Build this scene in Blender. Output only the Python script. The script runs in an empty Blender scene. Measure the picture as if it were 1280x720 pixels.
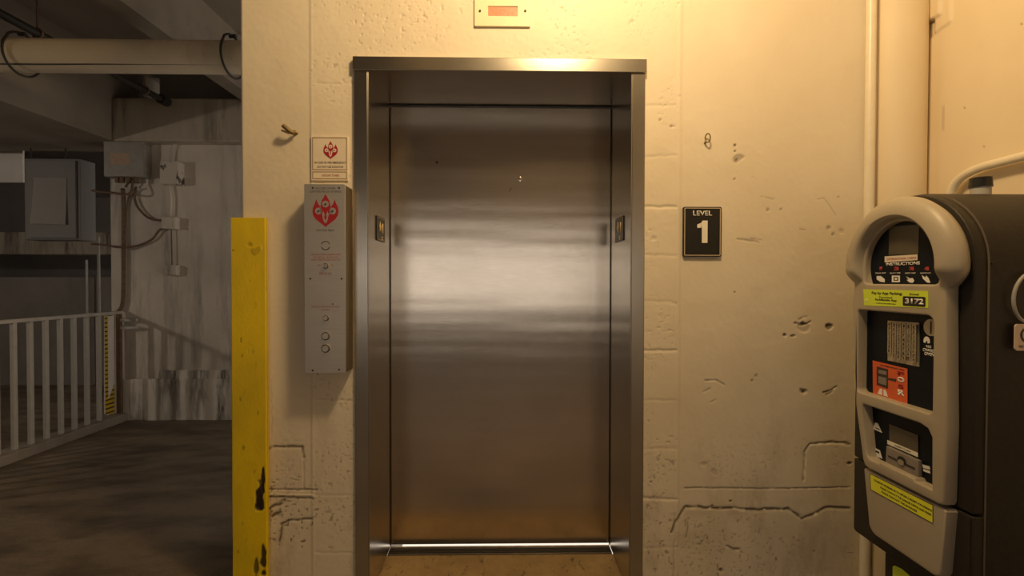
import bpy, bmesh, math, random
import numpy as np
from mathutils import Vector, Matrix
random.seed(7)
C = bpy.context.scene.collection
SC = bpy.context.scene
PI = math.pi

# ------------------------------------------------------------------ camera
CP = np.array([0.0140, 0.0, 1.2894]); FPX = 600.0
yaw, pitch, roll = .01725, -.01377, .00183
fw = np.array([math.sin(yaw)*math.cos(pitch), math.cos(yaw)*math.cos(pitch), math.sin(pitch)])
r0 = np.array([math.cos(yaw), -math.sin(yaw), 0.0]); u0 = np.cross(r0, fw)
RT = math.cos(roll)*r0+math.sin(roll)*u0; UP = -math.sin(roll)*r0+math.cos(roll)*u0
cam = bpy.data.cameras.new('camera'); camo = bpy.data.objects.new('camera', cam); C.objects.link(camo)
m = Matrix.Identity(4)
for i in range(3):
    m[i][0] = RT[i]; m[i][1] = UP[i]; m[i][2] = -fw[i]; m[i][3] = CP[i]
camo.matrix_world = m
cam.sensor_width = 36.0; cam.lens = 36.0*FPX/1280; cam.clip_start = .02; cam.clip_end = 200
SC.camera = camo
def at(x, y, **k):
    d = fw*FPX+RT*(x-640)+UP*(360-y)
    for a, i in (('X', 0), ('Y', 1), ('Z', 2)):
        if a in k: return CP+d*((k[a]-CP[i])/d[i])

# ------------------------------------------------------------------ light
SC.view_settings.view_transform = 'Standard'; SC.view_settings.look = 'None'
SC.view_settings.exposure = 0.12; SC.view_settings.gamma = 1.0; SC.view_settings.use_curve_mapping = False
w = bpy.data.worlds.new('world'); SC.world = w; w.use_nodes = True
w.node_tree.nodes['Background'].inputs[0].default_value = (1.0, 0.88, 0.74, 1)
w.node_tree.nodes['Background'].inputs[1].default_value = 1.05
def point(name, loc, col, e, rad=.08):
    l = bpy.data.lights.new(name, 'POINT'); l.color = col; l.energy = e; l.shadow_soft_size = rad
    o = bpy.data.objects.new(name, l); o.location = loc; C.objects.link(o); return o
def area(name, loc, rot, col, e, sx, sy):
    l = bpy.data.lights.new(name, 'AREA'); l.shape = 'RECTANGLE'; l.size = sx; l.size_y = sy; l.color = col; l.energy = e
    o = bpy.data.objects.new(name, l); o.location = loc; o.rotation_euler = rot; C.objects.link(o); return o
point('lobby_lamp', (.34, .98, 2.92), (1.0, .70, .35), 80, .14)
point('ramp_lamp', (-5.6, 1.8, 1.94), (1.0, .88, .72), 46, .04)

# ------------------------------------------------------------------ materials
def nt(name):
    M = bpy.data.materials.new(name); M.use_nodes = True
    n = M.node_tree; return M, n, n.nodes['Principled BSDF']
def nd(n, t, **k):
    x = n.nodes.new(t)
    for a, b in k.items(): setattr(x, a, b)
    return x
def tex_noise(n, scale, sxyz=(1, 1, 1), detail=5, rough=.6, off=(0, 0, 0)):
    tc = nd(n, 'ShaderNodeNewGeometry'); mp = nd(n, 'ShaderNodeMapping')
    n.links.new(tc.outputs['Position'], mp.inputs[0]); mp.inputs['Scale'].default_value = sxyz; mp.inputs['Location'].default_value = off
    t = nd(n, 'ShaderNodeTexNoise'); t.inputs['Scale'].default_value = scale; t.inputs['Detail'].default_value = detail
    t.inputs['Roughness'].default_value = rough; n.links.new(mp.outputs[0], t.inputs['Vector']); return t.outputs[0]
def ramp(n, src, stops):
    r = nd(n, 'ShaderNodeValToRGB'); e = r.color_ramp.elements
    while len(e) < len(stops): e.new(.5)
    for q, (p, c) in zip(e, stops):
        q.position = p; q.color = (c, c, c, 1) if isinstance(c, (int, float)) else (*c, 1)
    n.links.new(src, r.inputs[0]); return r.outputs[0]
def mix(n, fac, a, b, mode='MIX'):
    x = nd(n, 'ShaderNodeMix', data_type='RGBA', blend_type=mode)
    for s, v in ((0, fac), (6, a), (7, b)):
        if isinstance(v, bpy.types.NodeSocket): n.links.new(v, x.inputs[s])
        else: x.inputs[s].default_value = v if s == 0 else (*v, 1)
    return x.outputs[2]
def bump(n, B, src, st, dist=.01):
    b = nd(n, 'ShaderNodeBump'); b.inputs['Strength'].default_value = st; b.inputs['Distance'].default_value = dist
    n.links.new(src, b.inputs['Height']); n.links.new(b.outputs[0], B.inputs['Normal']); return b
def plain(name, col, rough=.5, metal=0.0, var=.12, scale=18, emit=None, bmp=0.0, coat=0.0):
    M, n, B = nt(name)
    t = tex_noise(n, scale)
    c = mix(n, ramp(n, t, [(.3, 0), (.7, 1)]), tuple(x*(1-var) for x in col), tuple(min(1, x*(1+var)) for x in col))
    n.links.new(c, B.inputs['Base Color']); B.inputs['Roughness'].default_value = rough; B.inputs['Metallic'].default_value = metal
    if coat: B.inputs['Coat Weight'].default_value = coat; B.inputs['Coat Roughness'].default_value = .08
    if bmp: bump(n, B, t, bmp, .004)
    if emit: B.inputs['Emission Color'].default_value = (*emit[0], 1); B.inputs['Emission Strength'].default_value = emit[1]
    return M
def steel(name, col, rough, grain=(1, 1, 60), wave=0.0, var=.08, aniso=0.0):
    M, n, B = nt(name)
    g = tex_noise(n, 12, grain, 6, .7); s = tex_noise(n, 2.2, (1, 1, 1.4), 4, .6)
    c = mix(n, ramp(n, g, [(.3, 0), (.7, 1)]), tuple(x*(1-var) for x in col), tuple(x*(1+var) for x in col))
    c = mix(n, ramp(n, s, [(.35, 0), (.75, .35)]), c, tuple(x*.72 for x in col))
    n.links.new(c, B.inputs['Base Color']); B.inputs['Metallic'].default_value = 1.0
    rr_ = nd(n, 'ShaderNodeMapRange'); rr_.inputs[3].default_value = rough*.85; rr_.inputs[4].default_value = rough*1.25
    n.links.new(s, rr_.inputs[0]); n.links.new(rr_.outputs[0], B.inputs['Roughness'])
    if wave:
        wv = tex_noise(n, 1.0, (.35, 1, 5.0), 2, .5, (3.1, 0, 1.7)); b = bump(n, B, wv, 1.0, wave)
        fine = nd(n, 'ShaderNodeBump'); fine.inputs['Strength'].default_value = .25; fine.inputs['Distance'].default_value = .0006
        n.links.new(g, fine.inputs['Height']); n.links.new(b.outputs[0], fine.inputs['Normal']); n.links.new(fine.outputs[0], B.inputs['Normal'])
    else:
        bump(n, B, g, .15, .0006)
    return M
def attr_fac(n, name):
    a = nd(n, 'ShaderNodeAttribute'); a.attribute_name = name; return a.outputs['Fac']

def painted_wall(name, col, dirtcol=(.10, .065, .035), grime=.6, bmp=.35):
    M, n, B = nt(name)
    t = tex_noise(n, 2.0, (1, 1, .7), 5, .55)
    c = mix(n, ramp(n, t, [(.3, 0), (.75, 1)]), col, tuple(x*y for x, y in zip(col, (.90, .87, .82))))
    st = tex_noise(n, 7, (1, 1, .35), 7, .7, (5, 2, 1))
    geo = nd(n, 'ShaderNodeNewGeometry'); sep = nd(n, 'ShaderNodeSeparateXYZ'); n.links.new(geo.outputs['Position'], sep.inputs[0])
    hz = nd(n, 'ShaderNodeMapRange'); hz.inputs[1].default_value = 1.0; hz.inputs[2].default_value = 0.0
    hz.inputs[3].default_value = .06; hz.inputs[4].default_value = 1.0; n.links.new(sep.outputs[2], hz.inputs[0])
    mm = nd(n, 'ShaderNodeMath', operation='MULTIPLY'); n.links.new(ramp(n, st, [(.52, 0), (.72, 1)]), mm.inputs[0]); n.links.new(hz.outputs[0], mm.inputs[1])
    m2 = nd(n, 'ShaderNodeMath', operation='MULTIPLY'); n.links.new(mm.outputs[0], m2.inputs[0]); m2.inputs[1].default_value = grime
    c = mix(n, m2.outputs[0], c, (.30, .22, .14))
    sp = tex_noise(n, 55, (1, 1, 1), 3, .6, (1, 7, 2))
    m3 = nd(n, 'ShaderNodeMath', operation='MULTIPLY'); n.links.new(ramp(n, sp, [(.70, 0), (.76, 1)]), m3.inputs[0]); n.links.new(hz.outputs[0], m3.inputs[1])
    c = mix(n, m3.outputs[0], c, (.16, .11, .07))
    c = mix(n, attr_fac(n, 'dirt'), c, dirtcol)
    n.links.new(c, B.inputs['Base Color']); B.inputs['Roughness'].default_value = .55
    f = tex_noise(n, 30, (1, 1, 1), 6, .6)
    bump(n, B, f, bmp, .003)
    return M
M_WALL = painted_wall('cream_wall_paint', (.82, .74, .60))
M_WALLR = painted_wall('cream_side_wall_paint', (.86, .74, .54), grime=.2, bmp=.2)

def stained(name, col, streak=.6, sc=9, lo=.50, hi=.70, floorish=False, zs=.12):
    M, n, B = nt(name)
    t = tex_noise(n, 1.6, (1, 1, 1), 6, .6)
    c = mix(n, ramp(n, t, [(.3, 0), (.72, 1)]), col, tuple(x*.72 for x in col))
    s = tex_noise(n, sc, (1, 1, zs), 6, .7, (2, 4, 0))
    mk = tex_noise(n, 1.1, (1, 1, .3), 3, .5, (8, 1, 3))
    mm = nd(n, 'ShaderNodeMath', operation='MULTIPLY'); n.links.new(ramp(n, s, [(lo, 0), (hi, 1)]), mm.inputs[0]); n.links.new(ramp(n, mk, [(.4, .15), (.6, 1)]), mm.inputs[1])
    m2 = nd(n, 'ShaderNodeMath', operation='MULTIPLY'); n.links.new(mm.outputs[0], m2.inputs[0]); m2.inputs[1].default_value = streak
    c = mix(n, m2.outputs[0], c, (.055, .045, .035))
    n.links.new(c, B.inputs['Base Color']); B.inputs['Roughness'].default_value = .75
    bump(n, B, tex_noise(n, 25, (1, 1, 1), 6, .65), .4, .004)
    return M
M_GWALL = stained('stained_white_garage_paint', (.66, .60, .53), .7, 7, .48, .68)
M_GBASE = stained('stained_base_paint', (.74, .69, .62), .95, 6, .46, .58)
M_CONC = stained('garage_concrete', (.30, .26, .22), .7, 5)
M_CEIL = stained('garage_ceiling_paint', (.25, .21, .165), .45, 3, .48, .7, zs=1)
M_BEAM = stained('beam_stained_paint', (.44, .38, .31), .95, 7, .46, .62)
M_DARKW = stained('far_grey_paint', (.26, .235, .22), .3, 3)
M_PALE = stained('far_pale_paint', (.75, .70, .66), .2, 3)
def floor_mat():
    M, n, B = nt('tyre_marked_asphalt')
    t = tex_noise(n, 1.3, (1, 1, 1), 7, .6); s = tex_noise(n, 2.6, (.7, 2.0, 1), 7, .65, (1, 2, 0)); g = tex_noise(n, 90, (1, 1, 1), 3, .7)
    c = mix(n, ramp(n, t, [(.3, 0), (.7, 1)]), (.15, .115, .08), (.30, .235, .165))
    c = mix(n, ramp(n, s, [(.42, 0), (.66, .7)]), c, (.035, .030, .026))
    c = mix(n, ramp(n, g, [(.35, .25), (.65, 0)]), c, (.03, .026, .022))
    n.links.new(c, B.inputs['Base Color'])
    B.inputs['Roughness'].default_value = .55
    bump(n, B, g, .35, .004); return M
M_FLOOR = floor_mat()
def sill_floor():
    M, n, B = nt('worn_tan_concrete')
    t = tex_noise(n, 6, (1, 1, 1), 7, .65); s = tex_noise(n, 34, (1, .5, 1), 5, .7)
    c = mix(n, ramp(n, t, [(.3, 0), (.7, 1)]), (.38, .27, .13), (.24, .165, .08))
    c = mix(n, ramp(n, s, [(.56, 0), (.70, .8)]), c, (.07, .045, .025))
    n.links.new(c, B.inputs['Base Color']); B.inputs['Roughness'].default_value = .8
    bump(n, B, s, .6, .006); return M
M_TAN = sill_floor()
M_DOOR = steel('brushed_door_steel', (.70, .63, .55), .17, wave=.004)
M_FRAME = steel('satin_frame_steel', (.56, .52, .46), .24, (40, 40, .5))
M_HEAD = steel('satin_header_steel', (.60, .56, .49), .24)
M_PANEL = steel('satin_panel_steel', (.70, .65, .58), .48)
M_PANELS = steel('satin_panel_edge_steel', (.42, .36, .26), .4)
M_SILL = steel('worn_sill_metal', (.20, .175, .14), .45)
M_CHROME = plain('bright_metal', (.60, .56, .50), .34, 1)
M_SCREW = plain('dark_screw', (.05, .035, .025), .6, .3)
M_BLACK = plain('black_plastic', (.012, .011, .010), .35)
M_GLOSS = plain('black_panel', (.005, .008, .014), .42)
M_GLOSS.node_tree.nodes['Principled BSDF'].inputs['Specular IOR Level'].default_value = .22
M_CREAM = plain('cream_lettering', (.88, .84, .72), .5, var=.03)
M_WHITE = plain('white_lettering', (.85, .84, .82), .5, var=.03)
M_RED = plain('red_print', (.38, .012, .02), .5, var=.05)
M_REDTX = plain('faded_red_text', (.34, .09, .06), .6, var=.05)
M_DKTX = plain('dark_text', (.05, .035, .03), .6, var=.05)
M_GOLD = plain('gold_print', (.9, .72, .36), .4, var=.05)
M_SIGNBG = plain('yellowed_sign_card', (.80, .70, .56), .5, var=.04)
M_SIGNBR = plain('brown_sign_edge', (.33, .24, .13), .5, var=.05)
M_INDIC = plain('painted_indicator_plate', (.84, .75, .52), .45, var=.04)
M_INDW = plain('dull_red_lens', (.62, .24, .14), .4, var=.25, scale=90)
M_BEZEL = plain('warm_grey_moulding', (.42, .365, .28), .42, var=.03)
M_HOUS = plain('charcoal_powder_coat', (.026, .021, .016), .5, var=.12, scale=60, bmp=.2)
M_HOUS.node_tree.nodes['Principled BSDF'].inputs['Specular IOR Level'].default_value = .35
M_SCREEN = plain('dull_lcd', (.10, .085, .06), .25, var=.05)
M_LIME = plain('lime_sticker', (.66, .82, .05), .45, var=.04)
M_YSTK = plain('yellow_green_sticker', (.85, .88, .04), .45, var=.04)
M_ORANGE = plain('orange_sticker', (.72, .13, .04), .45, var=.05)
M_KEY = plain('keypad_metal', (.50, .45, .36), .35, .6, var=.08)
M_SLOT = plain('grey_card_reader', (.24, .21, .19), .4, var=.06)
M_CONDUIT = plain('cream_painted_conduit', (.84, .76, .60), .35, var=.04)
M_PIPE = stained('dusty_cream_pipe', (.62, .52, .38), .35, 6, .55, .75)
M_BLKP = plain('black_iron', (.018, .015, .012), .55)
M_RUSTP = plain('rusty_steel', (.14, .085, .05), .7, var=.3, scale=40)
M_GALV = plain('grey_painted_steel', (.42, .40, .37), .5, var=.1)
M_JB = plain('grey_enclosure_paint', (.26, .245, .22), .5, var=.12)
M_CAB = plain('grey_cabinet_paint', (.15, .142, .14), .6, var=.05, scale=4)
M_PAPER = plain('pale_paper', (.50, .47, .44), .7, var=.04)
M_STKR = plain('peeling_tan_label', (.38, .26, .18), .6, var=.15, scale=60)
M_BWIRE = plain('brass_wire', (.22, .16, .07), .5, .5)
def wornjb():
    M, n, B = nt('peeling_box_paint')
    t = tex_noise(n, 14, (1, 1, .6), 6, .7)
    n.links.new(mix(n, ramp(n, t, [(.55, 0), (.62, 1)]), (.55, .50, .44), (.07, .05, .035)), B.inputs['Base Color']); B.inputs['Roughness'].default_value = .7
    return M
M_WJB = wornjb()
def guard_mat():
    M, n, B = nt('chipped_yellow_paint')
    t = tex_noise(n, 5, (1, 1, .5), 6, .6)
    c = mix(n, ramp(n, t, [(.35, 0), (.7, 1)]), (.90, .66, .008), (.70, .52, .015))
    s = tex_noise(n, 26, (1, 1, .45), 7, .75, (0, 0, 3))
    c = mix(n, ramp(n, s, [(.62, 0), (.74, .75)]), c, (.20, .15, .03))
    c = mix(n, attr_fac(n, 'dirt'), c, (.035, .018, .010))
    n.links.new(c, B.inputs['Base Color']); B.inputs['Roughness'].default_value = .42
    bump(n, B, s, .5, .004); return M
M_GUARD = guard_mat()
def hazard():
    M, n, B = nt('hazard_stripes')
    g = nd(n, 'ShaderNodeNewGeometry'); sp = nd(n, 'ShaderNodeSeparateXYZ'); n.links.new(g.outputs['Position'], sp.inputs[0])
    a = nd(n, 'ShaderNodeMath', operation='ADD'); n.links.new(sp.outputs[0], a.inputs[0]); n.links.new(sp.outputs[2], a.inputs[1])
    w_ = nd(n, 'ShaderNodeMath', operation='MULTIPLY'); n.links.new(a.outputs[0], w_.inputs[0]); w_.inputs[1].default_value = 26
    f = nd(n, 'ShaderNodeMath', operation='FRACT'); n.links.new(w_.outputs[0], f.inputs[0])
    n.links.new(mix(n, ramp(n, f.outputs[0], [(.66, 0), (.70, 1)]), (.60, .40, .02), (.03, .025, .02)), B.inputs['Base Color']); return M
M_HAZ = hazard()

# ------------------------------------------------------------------ mesh helpers
def wloc(p): return Vector((0, 0, 0)) if p is None else wloc(p.parent)+p.location
def obj1(name, bm, mat, parent=None, smooth=False, origin=None, label=None):
    me = bpy.data.meshes.new(name)
    bmesh.ops.recalc_face_normals(bm, faces=bm.faces)
    if parent is not None: off = wloc(parent); loc = Vector((0, 0, 0))
    else:
        if origin is None:
            vs = [v.co for v in bm.verts]
            origin = Vector(((min(v.x for v in vs)+max(v.x for v in vs))/2, (min(v.y for v in vs)+max(v.y for v in vs))/2, min(v.z for v in vs)))
        off = Vector(origin); loc = off
    bmesh.ops.translate(bm, verts=bm.verts, vec=-off)
    bm.to_mesh(me); bm.free()
    if smooth:
        me.polygons.foreach_set('use_smooth', [True]*len(me.polygons))
        try: me.set_sharp_from_angle(angle=math.radians(38))
        except Exception: pass
    me.materials.append(mat)
    o = bpy.data.objects.new(name, me); o.location = loc; C.objects.link(o)
    if parent is not None: o.parent = parent
    if label: o['label'] = label
    return o
def thing(name, loc, label, cat, group=None):
    o = bpy.data.objects.new(name, None); C.objects.link(o); o.location = loc; o.empty_display_size = .05
    o['label'] = label; o['category'] = cat
    if group: o['group'] = group
    return o
def tag(o, label, cat, group=None):
    o['label'] = label; o['category'] = cat
    if group: o['group'] = group
    return o
def struct(name, bm, mat, smooth=False):
    o = obj(name, bm, mat, None, smooth, origin=(0, 0, 0)); o['kind'] = 'structure'; return o
def B(): return bmesh.new()
class Lots(list): pass
def obj(name, bm, *a, **k):
    if isinstance(bm, Lots): return [obj1(name, b, *a, **k) for b in bm][0]
    return obj1(name, bm, *a, **k)
def box(bm, x0, x1, y0, y1, z0, z1, bev=0, seg=2):
    mt = Matrix.Translation(((x0+x1)/2, (y0+y1)/2, (z0+z1)/2)) @ Matrix.Diagonal((abs(x1-x0), abs(y1-y0), abs(z1-z0), 1))
    r = bmesh.ops.create_cube(bm, size=1, matrix=mt)
    if bev:
        es = list({e for v in r['verts'] for e in v.link_edges})
        bmesh.ops.bevel(bm, geom=es, offset=bev, segments=seg, profile=.5, affect='EDGES')
    return bm
def cyl(bm, p0, p1, r, seg=20, r2=None):
    p0 = Vector(p0); p1 = Vector(p1); d = p1-p0
    q = d.to_track_quat('Z', 'Y').to_matrix().to_4x4()
    bmesh.ops.create_cone(bm, cap_ends=True, segments=seg, radius1=r, radius2=r if r2 is None else r2, depth=d.length,
                          matrix=Matrix.Translation((p0+p1)/2) @ q)
    return bm
def catmull(pts, n=8):
    P = [Vector(p) for p in pts]; P = [2*P[0]-P[1]]+P+[2*P[-1]-P[-2]]; out = []
    for i in range(1, len(P)-2):
        for k in range(n):
            t = k/n; a, b, c, d = P[i-1:i+3]
            out.append(.5*((2*b)+(c-a)*t+(2*a-5*b+4*c-d)*t*t+(3*b-a-3*c+d)*t**3))
    out.append(P[-2]); return out
def tube(bm, pts, r, seg=10, closed=False):
    P = [Vector(p) for p in pts]; rings = []; N = len(P); nrm = None
    for i, p in enumerate(P):
        if closed: t = (P[(i+1) % N]-P[i-1]).normalized()
        else: t = (P[min(i+1, N-1)]-P[max(i-1, 0)]).normalized()
        if nrm is None:
            nrm = t.orthogonal().normalized()
        nrm = (nrm-t*nrm.dot(t)).normalized(); bn = t.cross(nrm)
        rings.append([bm.verts.new(p+(nrm*math.cos(a)+bn*math.sin(a))*r) for a in [2*PI*k/seg for k in range(seg)]])
    for i in range(N if closed else N-1):
        a, b = rings[i], rings[(i+1) % N]
        for k in range(seg): bm.faces.new((a[k], a[(k+1) % seg], b[(k+1) % seg], b[k]))
    if not closed: bm.faces.new(rings[0]); bm.faces.new(rings[-1])
    return bm
def poly(bm, pts, vec):
    """flat outline given in space, thickened by vec"""
    a = [bm.verts.new(Vector(p)) for p in pts]; b = [bm.verts.new(Vector(p)+Vector(vec)) for p in pts]; n = len(a)
    f1 = bm.faces.new(a); f2 = bm.faces.new(b[::-1])
    for i in range(n): bm.faces.new((a[i], b[i], b[(i+1) % n], a[(i+1) % n]))
    if n > 4: bmesh.ops.triangulate(bm, faces=[f1, f2])
    return bm
def rrect(x0, y0, x1, y1, r, n=5):
    o = []
    rs = r if isinstance(r, (tuple, list)) else (r, r, r, r)   # bl br tr tl
    for (cx, cy, a0), q in zip(((x0, y0, PI), (x1, y0, 1.5*PI), (x1, y1, 0), (x0, y1, .5*PI)), rs):
        q = max(q, 1e-5); sx = 1 if cx == x0 else -1; sy = 1 if cy == y0 else -1
        for k in range(n+1):
            a = a0+k/n*PI/2; o.append((cx+sx*q+q*math.cos(a), cy+sy*q+q*math.sin(a)))
    return o
def curve_plate(loops, extr, bev, T, res=2):
    """filled 2D outline(s) with holes -> bmesh placed by matrix T (z = out of the plate)"""
    cu = bpy.data.curves.new('tmp', 'CURVE'); cu.dimensions = '2D'; cu.fill_mode = 'BOTH'; cu.extrude = extr; cu.bevel_depth = bev; cu.bevel_resolution = res; cu.offset = -bev
    for L in loops:
        s = cu.splines.new('POLY'); s.points.add(len(L)-1)
        for p, q in zip(s.points, L): p.co = (q[0], q[1], 0, 1)
        s.use_cyclic_u = True
    return _take(cu, T)
def _take(cu, T):
    o = bpy.data.objects.new('tmp', cu); C.objects.link(o)
    dg = bpy.context.evaluated_depsgraph_get(); me = bpy.data.meshes.new_from_object(o.evaluated_get(dg))
    bm = bmesh.new(); bm.from_mesh(me); bmesh.ops.remove_doubles(bm, verts=bm.verts, dist=1e-6)
    if T is not None: bmesh.ops.transform(bm, matrix=T, verts=bm.verts)
    bpy.data.objects.remove(o); bpy.data.curves.remove(cu); bpy.data.meshes.remove(me); return bm
def basis(right, up, org):
    r = Vector(right).normalized(); u = Vector(up).normalized(); n = r.cross(u)
    return Matrix(((r.x, u.x, n.x, org[0]), (r.y, u.y, n.y, org[1]), (r.z, u.z, n.z, org[2]), (0, 0, 0, 1)))
def text(bm, s, W, H, T, bold=0.0, depth=.0004, cx=0, cy=0):
    if isinstance(bm, Lots): b = B(); bm.append(b); return text(b, s, W, H, T, bold, depth, cx, cy)
    """lettering fitted to W x H, centred at cx,cy in the plate's plane T"""
    cu = bpy.data.curves.new('tmp', 'FONT'); cu.body = s; cu.offset = bold; cu.align_x = 'CENTER'; cu.extrude = 0; cu.resolution_u = 3
    t = _take(cu, None)
    vs = [v.co for v in t.verts]; x0 = min(v.x for v in vs); x1 = max(v.x for v in vs); y0 = min(v.y for v in vs); y1 = max(v.y for v in vs)
    sx = W/(x1-x0); sy = H/(y1-y0)
    for v in t.verts: v.co = Vector(((v.co.x-(x0+x1)/2)*sx+cx, (v.co.y-(y0+y1)/2)*sy+cy, 0))
    r = bmesh.ops.extrude_face_region(t, geom=t.faces[:]); bmesh.ops.translate(t, verts=[g for g in r['geom'] if isinstance(g, bmesh.types.BMVert)], vec=(0, 0, depth))
    bmesh.ops.transform(t, matrix=T, verts=t.verts)
    me = bpy.data.meshes.new('t'); t.to_mesh(me); t.free(); bm.from_mesh(me); bpy.data.meshes.remove(me); return bm
def flat(bm, pts, T, d=.0006, z=0):
    if isinstance(bm, Lots): b = B(); bm.append(b); return flat(b, pts, T, d, z)
    P = [T @ Vector((x, y, z)) for x, y in pts]; n = T.to_3x3() @ Vector((0, 0, d)); return poly(bm, P, n)
def disc(cx, cy, r, n=18, ry=None): return [(cx+r*math.cos(2*PI*k/n), cy+(ry or r)*math.sin(2*PI*k/n)) for k in range(n)]

F = 1.9646; REC = .3537; W2 = .5335; HD = 2.134; RX = 1.757; CEIL = 3.3
DY = F+REC
# ------------------------------------------------------------------ value noise for the wall relief
def vnoise(x, z, s, seed):
    rs = np.random.RandomState(seed); G = rs.rand(512, 512); X = x*s+50; Z = z*s+50
    xi = np.floor(X).astype(int); zi = np.floor(Z).astype(int); fx = X-xi; fz = Z-zi; fx = fx*fx*(3-2*fx); fz = fz*fz*(3-2*fz)
    g = lambda a, b: G[a % 512, b % 512]
    return (g(xi, zi)*(1-fx)+g(xi+1, zi)*fx)*(1-fz)+(g(xi, zi+1)*(1-fx)+g(xi+1, zi+1)*fx)*fz
def sstep(a, b, x):
    t = np.clip((x-a)/(b-a), 0, 1); return t*t*(3-2*t)
def wp(px, py):
    q = at(px, py, Y=F); return q[0], q[2]
def relief(x, z):
    """out-of-wall height (m) and dirt 0..1 of the old painted wall face"""
    h = (vnoise(x, z, 3, 1)-.5)*.004+(vnoise(x, z, 14, 2)-.5)*.0014+(vnoise(x, z, 60, 3)-.5)*.0005
    d = np.zeros_like(x)
    def line(pts, wid, dep, dirt, wob=.004, sd=5):
        nonlocal h, d
        P = [wp(*p) for p in pts]
        xx = x+(vnoise(x, z, 40, sd)-.5)*2*wob; zz = z+(vnoise(x, z, 40, sd+1)-.5)*2*wob
        dm = np.full_like(x, 9.)
        for (ax, az), (bx, bz) in zip(P, P[1:]):
            L = (bx-ax)**2+(bz-az)**2; t = np.clip(((xx-ax)*(bx-ax)+(zz-az)*(bz-az))/L, 0, 1)
            dm = np.minimum(dm, np.hypot(xx-ax-t*(bx-ax), zz-az-t*(bz-az)))
        k = np.exp(-(dm/wid)**2); h = h-dep*k
        d = np.maximum(d, dirt*k*sstep(.25, .6, vnoise(x, z, 70, sd+2)+.15))
    def blob(px, py, rpx, dep, dirt, ry=None, sd=9, jag=.6):
        nonlocal h, d
        cx, cz = wp(px, py); r = rpx*.00327; r2 = (ry or rpx)*.00327
        q = np.hypot((x-cx)/r, (z-cz)/r2)+(vnoise(x, z, .9/r, sd)-.5)*jag
        k = 1-sstep(.65, 1.05, q); h = h-dep*k; d = np.maximum(d, dirt*k)
    # block strips beside the door frame: slightly proud, with mortar joints
    xl0, xl1, xr0, xr1 = wp(390, 300)[0], -W2-.05, W2+.05, wp(849, 300)[0]
    strip = sstep(xl0-.010, xl0+.004, x)*(1-sstep(xr1-.004, xr1+.014, x))
    h = h+.0022*strip
    h = h+.0015*np.exp(-((x-xr1+.003)/.008)**2)+.001*np.exp(-((x-xl0)/.005)**2)
    for k, py in enumerate((133, 196, 259, 320, 378, 440, 500, 562, 622, 684)):
        line([(803, py+random.uniform(-2, 2)), (845, py+random.uniform(-2, 2))], .006, .0012+.0018*(k % 3 == 2), .04, .003, 30+k)
    for k, py in enumerate((104, 200, 300, 400, 500, 618, 690)):
        line([(395, py), (444, py+1)], .004, .0012, .04, .003, 60+k)
    # bug holes in the block strips and above the header
    reg = strip*(sstep(.47, .62, vnoise(x, z, 7, 11))+.25*sstep(2.15, 2.3, z))
    reg = np.maximum(reg, .8*sstep(.8, .4, z)*sstep(.35, .6, vnoise(x, z, 5, 12)))
    pit = sstep(.78, .92, vnoise(x, z, 130, 13))*reg; pit2 = sstep(.86, .95, vnoise(x, z, 80, 14))*reg
    h = h-.0014*pit-.002*pit2; low = sstep(1.1, .1, z)
    d = np.maximum(d, np.clip(pit*(.10+.45*low)+pit2*(.15+.5*low), 0, 1))
    # cracks and patch outlines on the right
    line([(856, 610), (900, 610), (960, 611), (1062, 609)], .0026, .003, .75, .0015, 71)
    line([(857, 633), (905, 635), (940, 637), (985, 636), (1003, 648), (1020, 641), (1032, 634), (1062, 636)], .0055, .004, .95, .004, 73)
    line([(856, 634), (845, 650), (840, 664)], .0050, .004, .85, .005, 75)
    line([(861, 648), (858, 672)], .003, .003, .7, .004, 77)
    line([(844, 640), (842, 680), (841, 722)], .003, .002, .35, .003, 78)
    line([(1062, 555), (1040, 552), (1012, 555), (1006, 566), (1005, 600)], .0045, .004, .55, .003, 79)
    line([(1058, 553), (1030, 555)], .003, .003, .4, .003, 81)
    line([(881, 476), (896, 475), (905, 481)], .003, .003, .45, .002, 83)
    line([(880, 490), (888, 486)], .003, .002, .45, .002, 85); line([(888, 503), (894, 500)], .003, .002, .4, .002, 86)
    line([(938, 298), (951, 300)], .0025, .002, .6, .002, 87); line([(921, 299), (934, 300), (949, 303)], .003, .002, .55, .003, 88)
    line([(951, 246), (966, 249)], .0022, .001, .45, .002, 89); line([(940, 221), (946, 224)], .0022, .001, .5, .002, 90)
    line([(1020, 250), (1030, 248), (1038, 258), (1044, 268)], .002, .001, .35, .003, 91)
    line([(1000, 286), (1007, 287)], .002, .001, .5, .002, 92)
    line([(994, 404), (1003, 407), (1013, 402)], .0035, .004, .9, .004, 93); line([(999, 399), (1009, 396)], .003, .002, .45, .003, 94)
    blob(1005, 410, 9, .004, .28, 7, 101); blob(1004, 405, 3.4, .006, .95, 2.6, 102)
    blob(1036, 408, 5, .006, .75, 4, 103); blob(1036, 406, 2.6, .003, .1, 2.2, 104)
    blob(981, 419, 3.5, .004, .75, 2.6, 105); blob(991, 420, 4, .004, .6, 2, 106)
    blob(1005, 489, 6, .004, .45, 4, 107); blob(1005, 490, 2.4, .004, .95, 2, 108)
    line([(1029, 490), (1037, 488), (1045, 484)], .0035, .004, .9, .003, 109); line([(1033, 494), (1041, 488)], .003, .003, .7, .003, 110)
    blob(918.5, 181.5, 2, .003, .85, None, 111, .1); blob(918.5, 189, 1.5, .003, .85, None, 112, .1)
    blob(922, 198, 7, .002, .40, 5.5, 113, .9); blob(921, 200, 2.4, .003, .75, None, 114)
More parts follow.
